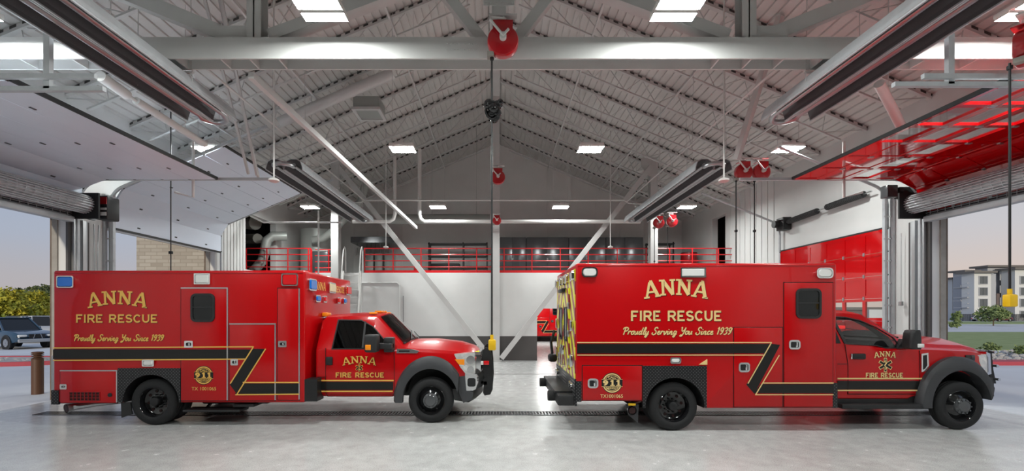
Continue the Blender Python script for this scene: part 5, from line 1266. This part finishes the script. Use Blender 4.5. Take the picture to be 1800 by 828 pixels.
b = MB(); b.pipe([(-3.2, 18.36, 8.6), (-3.2, 18.36, 5.95), (-3.15, 18.36, 5.78), (-3.0, 18.36, 5.68), (5.7, 18.36, 5.68)], .075, 12); solo(b, 'gas_pipe', 'white_paint', 'thick white pipe dropping and turning right across the back bay', 'pipe')
b = MB(); b.pipe([(-4.2, 18.36, 8.3), (-4.2, 18.36, 5.95), (-4.25, 18.36, 5.78), (-4.4, 18.36, 5.68), (-5.9, 18.36, 5.68)], .07, 12); solo(b, 'vent_pipe', 'white_paint', 'thick white pipe dropping and turning left to the far left heater', 'pipe')
b = MB(); b.cyl((-5.4, 20.4, 6.2), (-.4, 20.4, 6.2), .22, seg=20)
for x in (-5, -3, -1): b.cyl((x, 20.4, 6.3), (x, 20.4, roof_z(x) - .08), .008, seg=5)
solo(b, 'round_duct', 'duct', 'round grey duct running across the mezzanine behind the small lights', 'duct')
b = MB(); b.cyl((-3.1, 13.3, 9.0), (-6.4, 13.3, 7.55), .15, seg=16); solo(b, 'sloping_duct', 'steel_white', 'pale round duct following the left roof slope behind the tie beam', 'duct')
t = thing('return_air_box', 'square grey air box hung under the left roof slope', 'air box', (-4.2, 14.6, 8.35)); b = MB(); b.box(-4.55, -3.75, 14.2, 15.0, 8.35, 8.75); part(b, 'box', 'duct', t, None); b = MB(); b.ring([(-4.6, 14.15), (-3.7, 14.15), (-3.7, 15.05), (-4.6, 15.05)], [(-4.5, 14.25), (-3.8, 14.25), (-3.8, 14.95), (-4.5, 14.95)], 'z', 8.32, 8.4); part(b, 'frame', 'steel_white', t, None)
b = MB(); b.cyl((-6.45, 7.36, 5.80), (-6.5, 7.95, 5.78), .085, seg=14); b.cyl((-6.5, 8.15, 5.77), (-6.5, 10.05, 5.70), .07, seg=14); b.cyl((-6.5, 7.95, 5.78), (-6.5, 8.15, 5.77), .03, seg=8); [b.cyl((-6.48, y, 5.8), (-6.48, y, roof_z(-6.48) - .08), .008, seg=5) for y in (7.6, 9.4)]; solo(b, 'flue_pipe', 'white_paint', 'white flue pipe beside the near left heater', 'pipe')
b = MB(); b.cyl((6.6, 7.9, 5.95), (7.6, 8.6, 5.5), .08, seg=12); b.cyl((7.0, 8.18, 5.8), (7.0, 8.18, roof_z(7.0) - .08), .008, seg=5); solo(b, 'flue_pipe', 'steel_white', 'short pale flue pipe beside the near right heater', 'pipe')
# white square bracket arms at the tracks
for x, y, sd in ((-7.0, 10.42, 'left'), (7.9, 10.42, 'right')):
    s = -1 if x < 0 else 1; b = MB(); b.pipe([(x, y, 5.9), (x, y, 4.62), (x + s * .42, y, 4.74)], .03, 8); solo(b, 'track_hanger', 'white_paint', 'white bent hanger rod holding the near %s door track' % sd, 'hanger', 'door track hangers')
for s in (-1, 1):
    b = MB(); y = 6.0; z = wz(157 if s < 0 else 149, y); b.box(s * 5.2, s * 9.4, y - .03, y + .03, z - .03, z + .03); b.box(s * 5.9, s * 5.98, y - .03, y + .03, z, 5.86); solo(b, 'track_rail', 'galv', 'near-end grey rail carrying the near %s overhead door' % ('left' if s < 0 else 'right'), 'rail', 'near-end door rails')
b = MB(); b.cyl((-6.9, 17.4, 0), (-6.9, 17.4, 5.9), .03, seg=8); b.pipe([(-9.5, 17.4, 5.7), (-9.0, 17.4, 5.45), (-6.0, 17.4, 5.45)], .03, 8); solo(b, 'conduit_post', 'white_paint', 'thin white vertical conduit left of the ladder column', 'conduit')

# ============================================================ mezzanine: railing, ladder, ducts, cabinets, shelves
def railing(x0, x1, y, label, posts):
    t = thing('railing', label, 'railing', ((x0 + x1) / 2, y, MEZ), 'red mezzanine railings')
    for z in (4.71, 4.45, 4.19, 3.93):
        b = MB(); b.cyl((x0, y, z), (x1, y, z), .022, seg=8); part(b, 'rail', 'rail_red', t)
    for x in posts:
        b = MB(); b.cyl((x, y, MEZ), (x, y, 4.72), .024, seg=8); part(b, 'post', 'rail_red', t)
    b = MB(); b.box(x0, x1, y - .01, y + .01, MEZ, MEZ + .11); part(b, 'toe_board', 'rail_red', t, None)
RYB = MY + .06
pp = lambda lst: [wx(p, RYB) for p in lst]
railing(wx(433, RYB), wx(546, RYB), RYB, 'red railing on the far left of the mezzanine in front of the ducts', pp([433, 469, 506, 542, 546]))
railing(wx(548, RYB), wx(583, RYB), RYB + .35, 'short red railing piece left of the ladder column', [wx(p, RYB + .35) for p in (548, 578)])
railing(wx(640, RYB), wx(1322, RYB), RYB, 'long red railing across the mezzanine from the ladder to the right', pp([641, 691, 740, 789, 838, 886, 935, 985, 1034, 1085, 1136, 1177, 1217, 1260, 1263, 1290, 1322]))
t = thing('ladder', 'white aluminium ship ladder with hooped rails leading up to the mezzanine', 'ladder', (wx(622, 18.6), 18.6, 0))
lx0, lx1 = wx(603, 18.8), wx(634, 18.8)
for x in (lx0, lx1):
    b = MB(); b.beam((x, 18.1, 0.02), (x, 18.85, 3.72), .05, .10); part(b, 'stringer', 'white_paint', t, None)
    b = MB(); b.pipe([(x, 18.5, 2.9), (x, 18.75, 4.2), (x, 18.85, 4.6), (x, 18.98, 4.74), (x, 19.1, 4.6), (x, 19.12, 3.7)], .025, 8); part(b, 'hand_hoop', 'white_paint', t)
for k in range(12):
    u = (k + .7) / 12.2; b = MB(); b.box(lx0, lx1, 18.1 + .75 * u - .06, 18.1 + .75 * u + .06, 3.7 * u - .012, 3.7 * u + .012); part(b, 'tread', 'white_paint', t, None)
# plant at the left end
b = MB(); b.cyl((-8.6, 21.6, MEZ), (-8.6, 21.6, 5.9), .75, seg=32); b.cyl((-8.6, 21.6, 5.0), (-8.6, 21.6, 5.05), .77, seg=32); solo(b, 'storage_tank', 'duct', 'large upright grey tank behind the left railing', 'tank')
b = MB(); b.pipe([(-8.4, 20.6, 5.3), (-7.9, 20.5, 5.35), (-7.4, 20.4, 5.7), (-6.6, 20.3, 6.5), (-6.1, 20.2, 7.0), (-5.9, 20.2, 7.9)], .17, 14); solo(b, 'exhaust_duct', 'duct', 'grey round duct bending up beside the tank', 'duct')
b = MB(); b.pipe([(-9.3, 19.9, 5.35), (-9.75, 19.6, 5.3), (-9.95, 19.5, 5.1), (-10.0, 19.4, 4.5), (-10.1, 19.4, 4.2), (-10.5, 19.4, 3.75)], .2, 14); solo(b, 'vent_duct', 'duct', 'grey elbow duct in the dark opening behind the left railing', 'duct')
b = MB(); b.pipe([(-12.2, 20.9, 6.3), (-11.6, 20.5, 6.1), (-10.7, 20.0, 5.95)], .3, 12); b.pipe([(-12.3, 21.6, 5.5), (-11.6, 20.9, 5.4), (-10.7, 20.2, 5.3)], .22, 12); solo(b, 'insulated_duct', 'insulation', 'pale insulated ducts high in the dark plant room opening', 'duct')
# cabinets
GYZ = 22.6
cxs = [wx(p, GYZ) for p in (876, 925, 1000, 1065, 1131)]
for k in range(4):
    a, c = cxs[k] + .01, cxs[k + 1] - .01; zt = wz(417, GYZ)
    t = thing('metal_cabinet', ['tall dark cabinet immediately right of the centre column', 'tall dark cabinet, second right of the centre column', 'tall dark cabinet, third right of the centre column', 'tall dark cabinet nearest the right column'][k], 'cabinet', ((a + c) / 2, GYZ + .4, MEZ), 'dark metal cabinets on the mezzanine')
    b = MB(); b.box(a, c, GYZ, GYZ + .8, MEZ, zt, 0, .01); part(b, 'carcass', 'cabinet', t)
    m_ = (a + c) / 2
    for u, v in ((a + .02, m_ - .005), (m_ + .005, c - .02)):
        b = MB(); b.box(u, v, GYZ - .025, GYZ, MEZ + .06, zt - .03, 0, .006); dr = part(b, 'door', 'cabinet', t); b = MB(); b.box((v if u < m_ - .1 and v < m_ else u) - .03, (v if v < m_ else u) + .03, GYZ - .05, GYZ - .025, MEZ + .9, MEZ + 1.05, 0, .005); part(b, 'handle', 'steel', dr)
def rack(x0, x1, y, z1, label, items, posts):
    t = thing('shelving_rack', label, 'shelves', ((x0 + x1) / 2, y + .3, MEZ), 'black wire shelves')
    for x in posts:
        b = MB(); b.box(x - .03, x + .03, y, y + .06, MEZ, z1); b.box(x - .03, x + .03, y + .5, y + .56, MEZ, z1); part(b, 'upright', 'black', t, None)
    for z in items:
        b = MB(); b.box(x0, x1, y, y + .56, z - .03, z + .02); part(b, 'shelf', 'black', t, None)
rack(wx(752, 22.6), wx(857, 22.6), 22.6, wz(426, 22.6), 'black shelving unit left of the centre column on the mezzanine', [wz(428, 22.6), wz(450, 22.6), wz(471, 22.6)], [wx(p, 22.6) for p in (754, 814, 856)])
rack(wx(1140, 22.6), wx(1186, 22.6), 22.6, wz(425, 22.6), 'small black shelving unit by the right column on the mezzanine', [wz(428, 22.6), wz(446, 22.6), wz(462, 22.6)], [wx(p, 22.6) for p in (1142, 1184)])
b = MB(); b.box(wx(757, 22.7), wx(808, 22.7), 22.7, 23.1, wz(470.5, 22.7), wz(463, 22.7), 0, .04); solo(b, 'duffel_bag', 'black_plastic', 'long black bag lying on the shelves left of the centre column', 'bag')
b = MB(); b.box(wx(727, 21.8), wx(741, 21.8), 21.8, 22.2, MEZ, wz(470, 21.8), 0, .03); solo(b, 'toolbox', 'rail_red', 'small red box on the mezzanine floor left of the shelves', 'box')
t = thing('barrel', 'dark red barrel behind the right end of the railing', 'barrel', (wx(1211, 22), 22, MEZ)); b = MB(); r_ = .38; b.lathe([(0, 0), (r_, 0), (r_, .36), (r_ + .012, .38), (r_, .4), (r_, .8), (r_ + .012, .82), (r_, .84), (r_, 1.2), (0, 1.2)], (wx(1211, 22), 22, MEZ), (0, 0, 1), 28); part(b, 'drum_body', 'red_dark', t); b = MB(); b.cyl((wx(1211, 22), 22, MEZ + 1.2), (wx(1211, 22), 22, MEZ + 1.23), r_ * .97, seg=28); part(b, 'lid', 'black_plastic', t)
t = thing('control_panel', 'grey electrical panels on the mezzanine right of the ladder', 'electrical panel', (wx(665, 23.9), 23.9, MEZ)); 
for p0, p1 in ((642, 656), (659, 672), (676, 690)):
    b = MB(); b.box(wx(p0, 24.1), wx(p1, 24.1), 24.1, 24.37, MEZ, MEZ + 1.5, 0, .01); part(b, 'enclosure', 'duct', t)
b = MB()
for p in (628, 637, 645, 652, 660, 668, 676, 684): b.cyl((wx(p, 24.2), 24.2, MEZ + 1.4), (wx(p, 24.2), 24.2, 5.46), .03, seg=6)
part(b, 'conduit', 'duct', t)
b = MB(); b.box(-7.3, -5.1, 22.4, 24.3, 5.47, 5.75); solo(b, 'supply_plenum', 'cabinet', 'dark flat duct under the roof right of the left column', 'duct')
t = thing('equipment_case', 'dark green equipment case behind the short railing piece', 'case', (wx(562, 20.2), 20.5, MEZ)); b = MB(); b.box(wx(547, 20.2), wx(576, 20.2), 20.2, 20.75, MEZ, wz(442, 20.2), 0, .03); part(b, 'body', 'cabinet', t); b = MB(); b.box(wx(547, 20.2) - .01, wx(576, 20.2) + .01, 20.18, 20.77, wz(442, 20.2), wz(439, 20.2), 0, .02); part(b, 'lid', 'duct', t)
# conduit loop and cord reel on the white back wall
yb = MY - .03; b = MB(); b.pipe([(wx(634, yb), yb, 1.1), (wx(634, yb), yb, wz(500, yb)), (wx(637, yb), yb, wz(497, yb)), (wx(698, yb), yb, wz(497, yb)), (wx(702, yb), yb, wz(501, yb)), (wx(703, yb), yb, wz(572, yb)), (wx(708, yb), yb, wz(577, yb))], .03, 8); solo(b, 'wall_conduit', 'wall_white', 'white conduit loop on the back wall behind the left cab', 'conduit')
b = MB(); b.cyl((wx(709, yb), yb, wz(520, yb)), (wx(709, yb), yb, wz(575, yb)), .012, seg=6); b.box(wx(706, yb), wx(713, yb), yb - .06, yb + .02, wz(580, yb), wz(574, yb), 0, .01); solo(b, 'wall_outlet', 'cabinet', 'small grey outlet on the back wall behind the left windscreen', 'outlet')
b = MB(); 
for s in (-1, 1): pass
# floor drain
t = thing('floor_drain', 'long black trench drain grating across the floor under both ambulances', 'drain', (0, 8.92, 0)); b = MB(); b.box(-9.0, 9.0, 8.78, 9.06, .0, .004); part(b, 'channel', 'black', t, None)
b = MB(); b.box(-9, 9, 8.77, 8.79, 0, .012); b.box(-9, 9, 9.05, 9.07, 0, .012)
x = -9.0
while x < 9: b.box(x, x + .022, 8.79, 9.05, .003, .010); x += .06
part(b, 'grate', 'cabinet', t, None)
# ============================================================ outside
b = MB(); b.box(-160, -WO - .13, -30, 160, -.3, -.02); b.box(WO + .13, 260, -30, 26, -.3, -.02); struct(b, 'floor_pavement', 'concrete_out')
b = MB(); b.box(-WO - .13, -WO, D1[0], D1[1], -.2, 0); b.box(-WO - .13, -WO, D2[0], D2[1], -.2, 0); b.box(WO, WO + .13, D1[0], D1[1], -.2, 0); b.box(WO, WO + .13, D2[0], D2[1], -.2, 0); struct(b, 'trim_thresholds', 'concrete_out')
b = MB(); b.box(16, 260, 24.5, 49, -.3, .03); b.box(16, 260, 88, 116, -.3, .06); struct(b, 'floor_lawn', 'grass')
b = MB(); b.box(WO + .13, 260, 49, 88, -.3, -.01); b.box(WO + .13, 260, 116, 240, -.3, 0); struct(b, 'floor_street', 'asphalt')
b = MB(); b.box(17, 70, 17.4, 18.2, -.1, .13, 0, .04); struct(b, 'trim_right_curb', 'curb_red')
b = MB(); b.ring(circ(-20.5, 18.3, 3.6, 40, 1.5), circ(-20.5, 18.3, 3.4, 40, 1.3), 'z', -.1, .14); struct(b, 'trim_left_curb', 'curb_red')
b = MB(); b.prism(circ(-20.5, 18.3, 3.42, 40, 1.32), 'z', -.1, .10); struct(b, 'floor_island', 'rock')
def rocks(n, f, seed, label, name):
    random.seed(seed); b = MB()
    for _ in range(n):
        x, y = f(); r_ = random.uniform(.05, .12); b.ball((x, y, .04 + r_ * .3), r_ * random.uniform(.8, 1.4), r_, r_ * .7, 7, 4)
    solo(b, name, 'rock', label, 'gravel', stuff=True, smooth=30)
rocks(900, lambda: (random.uniform(17.5, 32), random.uniform(18.3, 23.5)), 5, 'bed of pale river rock behind the red kerb at right', 'river_rock')
rocks(160, lambda: (-20.5 + random.uniform(-3, 3) , 18.3 + random.uniform(-1, 1)), 6, 'grey rock cover on the small kerbed island at left', 'island_rock')

def tree(x, y, h, cw, trunk_h, leafm, label, name='tree', seed=1, n=2600, sq=.8, leaf=.26, base=0.0):
    random.seed(seed); t = thing(name, label, 'tree' if name == 'tree' else 'bush', (x, y, base), None)
    if trunk_h > 0.2:
        b = MB(); b.pipe([(x, y, base), (x + .05 * h * .2, y, base + trunk_h * .6), (x, y, base + h * .7)], [h * .03, h * .024, h * .01], 8)
        for k in range(5):
            a = k * 1.3; b.pipe([(x, y, base + trunk_h * .8), (x + math.cos(a) * cw * .25, y + math.sin(a) * cw * .25, base + h * .6), (x + math.cos(a) * cw * .4, y + math.sin(a) * cw * .4, base + h * .78)], [h * .014, h * .01, h * .004], 6)
        part(b, 'trunk', 'bark', t)
    cl = []
    for k in range(22):
        a = random.uniform(0, 2 * PI); rr = random.random() ** .5; zc = trunk_h + (h - trunk_h) * random.uniform(.12, .92); f = 1 - abs((zc - trunk_h) / (h - trunk_h) - .42) * 1.15
        cl.append((x + math.cos(a) * rr * cw * .5 * max(.25, f), y + math.sin(a) * rr * cw * .5 * max(.25, f), base + zc, cw * random.uniform(.14, .24)))
    b = MB()
    for _ in range(n):
        c = random.choice(cl); d = Vector((random.gauss(0, 1), random.gauss(0, 1), random.gauss(0, 1))).normalized() * (c[3] * random.uniform(.55, 1.05))
        p = Vector(c[:3]) + Vector((d.x, d.y, d.z * sq)); q = Quaternion((random.gauss(0, 1), random.gauss(0, 1), random.gauss(0, 1), random.gauss(0, 1))).normalized(); l = leaf * random.uniform(.6, 1.2)
        u = q @ Vector((l, 0, 0)); v = q @ Vector((0, l * .55, 0)); b.add([p - u, p - v, p + u, p + v], [(0, 1, 2, 3)])
    part(b, 'foliage', leafm, t, None)
    return t
def tpx(px, Y, *a, **k): return tree(wx(px, Y), Y, *a, **k)
tpx(12, 34, 3.6, 4.4, .4, 'leaf_yellow', 'golden lit bushy tree behind the dark blue car at far left', seed=2, n=8400, leaf=.17, base=-.02)
tpx(56, 39.5, 3.6, 4.6, .4, 'leaf_yellow', 'golden lit tree behind the silver pickup at left', seed=3, n=8400, leaf=.18, base=-.02)
tpx(72, 49, 4.7, 5.0, .8, 'leaf_dark', 'dark green tree standing behind the golden trees, beside the ambulance rear', seed=4, n=8000, leaf=.2, base=-.02)
tpx(22, 54, 4.6, 6.0, .8, 'leaf_dark', 'dark green tree standing behind the golden trees, farther left', seed=8, n=8000, leaf=.22, base=-.02)
tpx(92, 43.5, 3.4, 3.6, .4, 'leaf_green', 'green tree beside the corner of the left ambulance', seed=5, n=7200, leaf=.17, base=-.02)
tpx(-70, 40, 4.0, 5.0, .4, 'leaf_yellow', 'golden tree cut by the left picture edge', seed=12, n=7200, leaf=.2, base=-.02)
tpx(1746, 76, 3.0, 4.0, .9, 'leaf_green', 'small round green tree in front of the apartment block', seed=6, n=1600, leaf=.24, base=-.02)
tpx(1682, 60, 2.5, 1.5, .2, 'leaf_green', 'light green bush at the edge of the right doorway', 'bush', seed=7, n=1100, leaf=.15, base=-.12)
tpx(1797, 21, .5, .7, .02, 'leaf_green', 'small shrub in the rock bed at the right edge', 'bush', seed=9, n=420, leaf=.07, base=-.02)
tpx(1741, 21.5, .62, .8, .02, 'leaf_green', 'small shrub in the rock bed behind the brush guard', 'bush', seed=10, n=420, leaf=.07, base=-.02)

# bollard light
t = thing('bollard_light', 'brown round bollard light with louvred top on the left pavement', 'bollard', (wx(66, 11.2), 11.2, -.02)); bxx = wx(66, 11.2); b = MB(); b.cyl((bxx, 11.2, -.02), (bxx, 11.2, .84), .115, seg=24); part(b, 'post', 'brown', t)
b = MB(); b.cyl((bxx, 11.2, .84), (bxx, 11.2, 1.0), .07, seg=20)
for k in range(3): b.lathe([(.07, .86 + .05 * k), (.118, .85 + .05 * k), (.118, .862 + .05 * k), (.07, .885 + .05 * k)], (bxx, 11.2, 0), (0, 0, 1), 24)
b.lathe([(0, 1.03), (.10, 1.02), (.118, 1.0), (.118, .985), (0, .985)], (bxx, 11.2, 0), (0, 0, 1), 24); part(b, 'louvre_head', 'brown', t)

# parked cars
def car(kind, x, y, yaw, paint, label, name, sc_=1.0):
    t = thing(name, label, 'car' if name != 'pickup_truck' else 'truck', (0, 0, 0)); b = MB(); hw_ = .92
    Lf, hood, belt, roof = (2.3, 1.02, 1.08, 1.78) if kind == 'suv' else ((2.7, 1.12, 1.16, 1.85) if kind == 'pickup' else (2.25, .88, .92, 1.45))
    wb = Lf * .62
    def ring(x_, zb, zs, w_): return [(x_, -w_, zb), (x_, -w_ - .02, zb + .2), (x_, -w_ - .02, zs - .12), (x_, -w_ + .06, zs), (x_, w_ - .06, zs), (x_, w_ + .02, zs - .12), (x_, w_ + .02, zb + .2), (x_, w_, zb)]
    b.loft([ring(-Lf, .55, belt - .12, hw_ - .1), ring(-Lf + .12, .42, belt, hw_), ring(-.2, .32, belt, hw_), ring(Lf * .42, .32, hood + .03, hw_), ring(Lf - .45, .36, hood - .04, hw_ - .02), ring(Lf - .1, .45, hood - .16, hw_ - .1), ring(Lf, .5, hood - .3, hw_ - .18)])
    for s in (-1, 1):
        for xx in (-wb, wb): b.lathe([(.36, -.03), (.44, -.03), (.44, .03), (.36, .03)], (xx, s * hw_, .37), (0, 1, 0), 24, 1)
    body = part(b, 'body', [paint, 'black'], t, 35)
    b = MB(); c0, c1 = {'suv': (-Lf + .15, Lf * .42), 'pickup': (-.55, Lf * .38), 'sedan': (-Lf * .78, Lf * .45)}[kind]
    def cr(x_, z_, w_): return [(x_, -w_, z_), (x_, w_, z_)]
    g = MB(); base = [(c0, -hw_ + .08, belt - .02), (c1, -hw_ + .08, belt - .05), (c1, hw_ - .08, belt - .05), (c0, hw_ - .08, belt - .02)]; r0, r1 = c0 + (.15 if kind != 'sedan' else .6), c1 - .85
    top = [(r0, -hw_ + .24, roof - .06), (r1, -hw_ + .24, roof - .06), (r1, hw_ - .24, roof - .06), (r0, hw_ - .24, roof - .06)]
    g.loft([base, top]); part(g, 'windows', 'car_glass', t, None)
    b.box(r0 - .05, r1 + .06, -hw_ + .22, hw_ - .22, roof - .08, roof, 0, .05)
    for s in (-1, 1):
        for a, q in ((base[0], top[0]), (base[1], top[1])): b.beam((a[0], s * abs(a[1]), a[2]), (q[0], s * abs(q[1]), q[2]), .07, .08)
        m_ = (c0 + c1) / 2 - .25; b.beam((m_, s * (hw_ - .075), belt), (m_, s * (hw_ - .235), roof - .06), .09, .05)
        if kind == 'suv': b.beam((r0, s * (hw_ - .3), roof + .05), (r1, s * (hw_ - .3), roof + .05), .04, .04)
    part(b, 'roof', paint, t)
    for s in (-1, 1):
        for xx in (-wb, wb):
            b = MB(); b.cyl((xx, s * (hw_ - .2), .36), (xx, s * (hw_ + .02), .36), .36, seg=24); wh = part(b, 'wheel', 'rubber', t); b = MB(); b.cyl((xx, s * (hw_ + .0), .36), (xx, s * (hw_ + .035), .36), .22, seg=16)
            for k in range(6): b.beam((xx, s * (hw_ + .035), .36), (xx + .2 * math.cos(k * PI / 3), s * (hw_ + .035), .36 + .2 * math.sin(k * PI / 3)), .05, .02, up=(0, 1, 0))
            part(b, 'rim', 'steel', wh)
        b = MB(); b.box(Lf - .28, Lf - .0, s * (hw_ - .5), s * (hw_ - .1), hood - .38, hood - .2, 0, .05); part(b, 'headlight', 'lens_white', t)
        b = MB(); b.box(-Lf - .02, -Lf + .15, s * (hw_ - .32), s * (hw_ - .06), belt - .35, belt - .12, 0, .03); part(b, 'tail_light', 'lens_red', t)
        b = MB(); b.box(c1 - .75, c1 - .55, s * (hw_ + .02), s * (hw_ + .2), belt + .02, belt + .16, 0, .03); part(b, 'mirror', paint, t)
    b = MB(); b.box(Lf - .05, Lf + .02, -.36, .36, hood - .4, hood - .18, 0, .02)
    for k in (-.2, .2): b.beam((Lf + .03, k, hood - .42), (Lf + .03, k * .6, hood - .18), .05, .03, 1)
    part(b, 'grille', ['black', 'chrome'], t); b = MB(); b.box(Lf - .12, Lf + .06, -hw_ + .1, hw_ - .1, .38, hood - .44, 0, .05); part(b, 'front_bumper', 'car_silver', t); b = MB(); b.box(-Lf - .06, -Lf + .1, -hw_ + .06, hw_ - .06, .42, .62, 0, .04); part(b, 'rear_bumper', 'car_silver', t)
    if kind == 'pickup':
        b = MB(); b.box(-Lf + .15, -.75, -hw_ + .1, hw_ - .1, belt + .001, belt + .02, 0); part(b, 'bed_cover', 'black', t, None)
    t.location = (x, y, -.02); t.rotation_euler = (0, 0, yaw); t.scale = (sc_,) * 3
car('suv', wx(22, 26.5), 26.5, -.32, 'car_blue', 'dark blue sport utility car with silver bumper parked at the far left', 'car')
car('pickup', wx(73, 30.5) - 1.6, 31.6, PI + .1, 'car_silver', 'silver pickup truck parked beyond the ambulance rear at left', 'pickup_truck')
car('sedan', wx(1757, 118), 118, PI + .15, 'car_maroon', 'dark red car parked before the apartment block', 'car', 1.2)
car('sedan', wx(1728, 124), 124, .1, 'car_white', 'white car parked before the apartment block', 'car', 1.1)

# apartment block: stepped white bays and grey recesses, four storeys
AY = 128.0
t = thing('apartment_building', 'four-storey white and grey apartment block beyond the lawn', 'building', (wx(1740, AY), AY, 0))
def vol(p0, p1, ptop, y, m_, depth=3.5, roof=True, rm=.9, name='wall'):
    x0, x1 = wx(p0, y), wx(p1, y); zt = wz(ptop, y); b = MB(); b.box(x0, x1, y, y + depth, 0, zt); w_ = part(b, name, m_, t, None)
    if roof: b = MB(); b.box(x0 - rm, x1 + rm, y - rm, y + depth + rm, zt, zt + .55); part(b, 'roof', 'apt_roof', t, None)
    return w_
def wins(p0, p1, rows, y, wmat='apt_window', frame='apt_grey'):
    for q0, q1 in rows:
        a, c = wx(p0, y), wx(p1, y); e, f_ = wz(q1, y), wz(q0, y); b = MB(); b.ring([(a, e), (c, e), (c, f_), (a, f_)], [(a + .15, e + .15), (c - .15, e + .15), (c - .15, f_ - .15), (a + .15, f_ - .15)], 'y', y - .2, y); fr = part(b, 'window', frame, t, None)
        b = MB(); b.box(a + .14, c - .14, y - .1, y - .02, e + .14, f_ - .14); b.box((a + c) / 2 - .06, (a + c) / 2 + .06, y - .16, y - .08, e + .14, f_ - .14, 0); part(b, 'pane', wmat, fr, None)
fl4 = [(485, 500), (505, 520), (525, 540), (546, 559)]
vol(1674, 1700, 491, 140, 'apt_white'); wins(1680, 1683.5, [(496, 508), (512, 524), (528, 540)], 140)
vol(1696, 1714, 478, 134, 'apt_grey')
for q in (500.5, 522.5, 540.5):
    y = 131.5; b = MB(); b.box(wx(1689, y), wx(1702, y), y, y + 2.4, wz(q + 7, y), wz(q + 5.5, y)); 
    for k in range(8): u = wx(1689, y) + (wx(1702, y) - wx(1689, y)) * k / 7; b.box(u - .05, u + .05, y, y + .1, wz(q + 6, y), wz(q, y))
    b.box(wx(1689, y), wx(1702, y), y, y + .1, wz(q + .8, y), wz(q, y)); part(b, 'balcony', 'apt_grey', t, None)
for q in (504, 522, 540):
    y = 129.5; b = MB(); b.box(wx(1700, y), wx(1713.5, y), y, y + 4, wz(q + 1.5, y), wz(q, y)); b.box(wx(1700, y), wx(1713.5, y), y, y + .1, wz(q - 6, y), wz(q - 7, y)); part(b, 'balcony', 'apt_grey', t, None)
wins(1704, 1711, [(484, 500), (507, 519), (527, 538)], 134)
vol(1712.5, 1742, 480, AY, 'apt_white'); wins(1720, 1735.5, fl4, AY)
b = MB(); b.box(wx(1742, AY), wx(1754, AY), AY + .5, AY + 4, 0, wz(481, AY)); part(b, 'wall', 'apt_grey', t, None)
vol(1736, 1800, 470, AY + 5, 'apt_grey'); 
b = MB(); b.box(wx(1752, AY + 3.9), wx(1783, AY + 3.9), AY + 3.9, AY + 5.1, 0, wz(516, AY + 3.9)); part(b, 'brick_wall', 'apt_brick', t, None)
wins(1757, 1768, [(477, 493), (502, 515), (523, 537), (545, 558)], AY + 3.8, 'apt_window', 'apt_white'); wins(1776, 1783, [(477, 493), (502, 515), (523, 537), (545, 558)], AY + 3.8, 'apt_window', 'apt_white')
vol(1784, 1830, 474, AY, 'apt_white', rm=.9); wins(1792, 1812, fl4, AY)
b = MB()
for k in range(60): u = wx(1690, 126) + (wx(1800, 126) - wx(1690, 126)) * k / 59; b.box(u - .05, u + .05, 126, 126.1, 0, 1.9)
b.box(wx(1690, 126), wx(1800, 126), 126, 126.1, 1.8, 1.9); solo(b, 'iron_fence', 'black', 'low black iron fence along the foot of the apartment block', 'fence')
# low houses seen through the closed red door's panes
t = thing('low_building', 'long low building seen through the panes of the closed red door', 'building', (wx(1520, 140), 140, 0))
b = MB(); b.box(wx(1470, 140), wx(1600, 140), 140, 155, 0, wz(545, 140)); part(b, 'wall', 'apt_brick', t, None); b = MB(); b.box(wx(1465, 139), wx(1605, 139), 139, 156, wz(545, 139), wz(540, 139)); part(b, 'roof', 'apt_roof', t, None)
b = MB(); b.box(wx(1528, 138), wx(1555, 138), 138, 139.5, 0, wz(544, 138)); part(b, 'porch', 'apt_white', t, None)
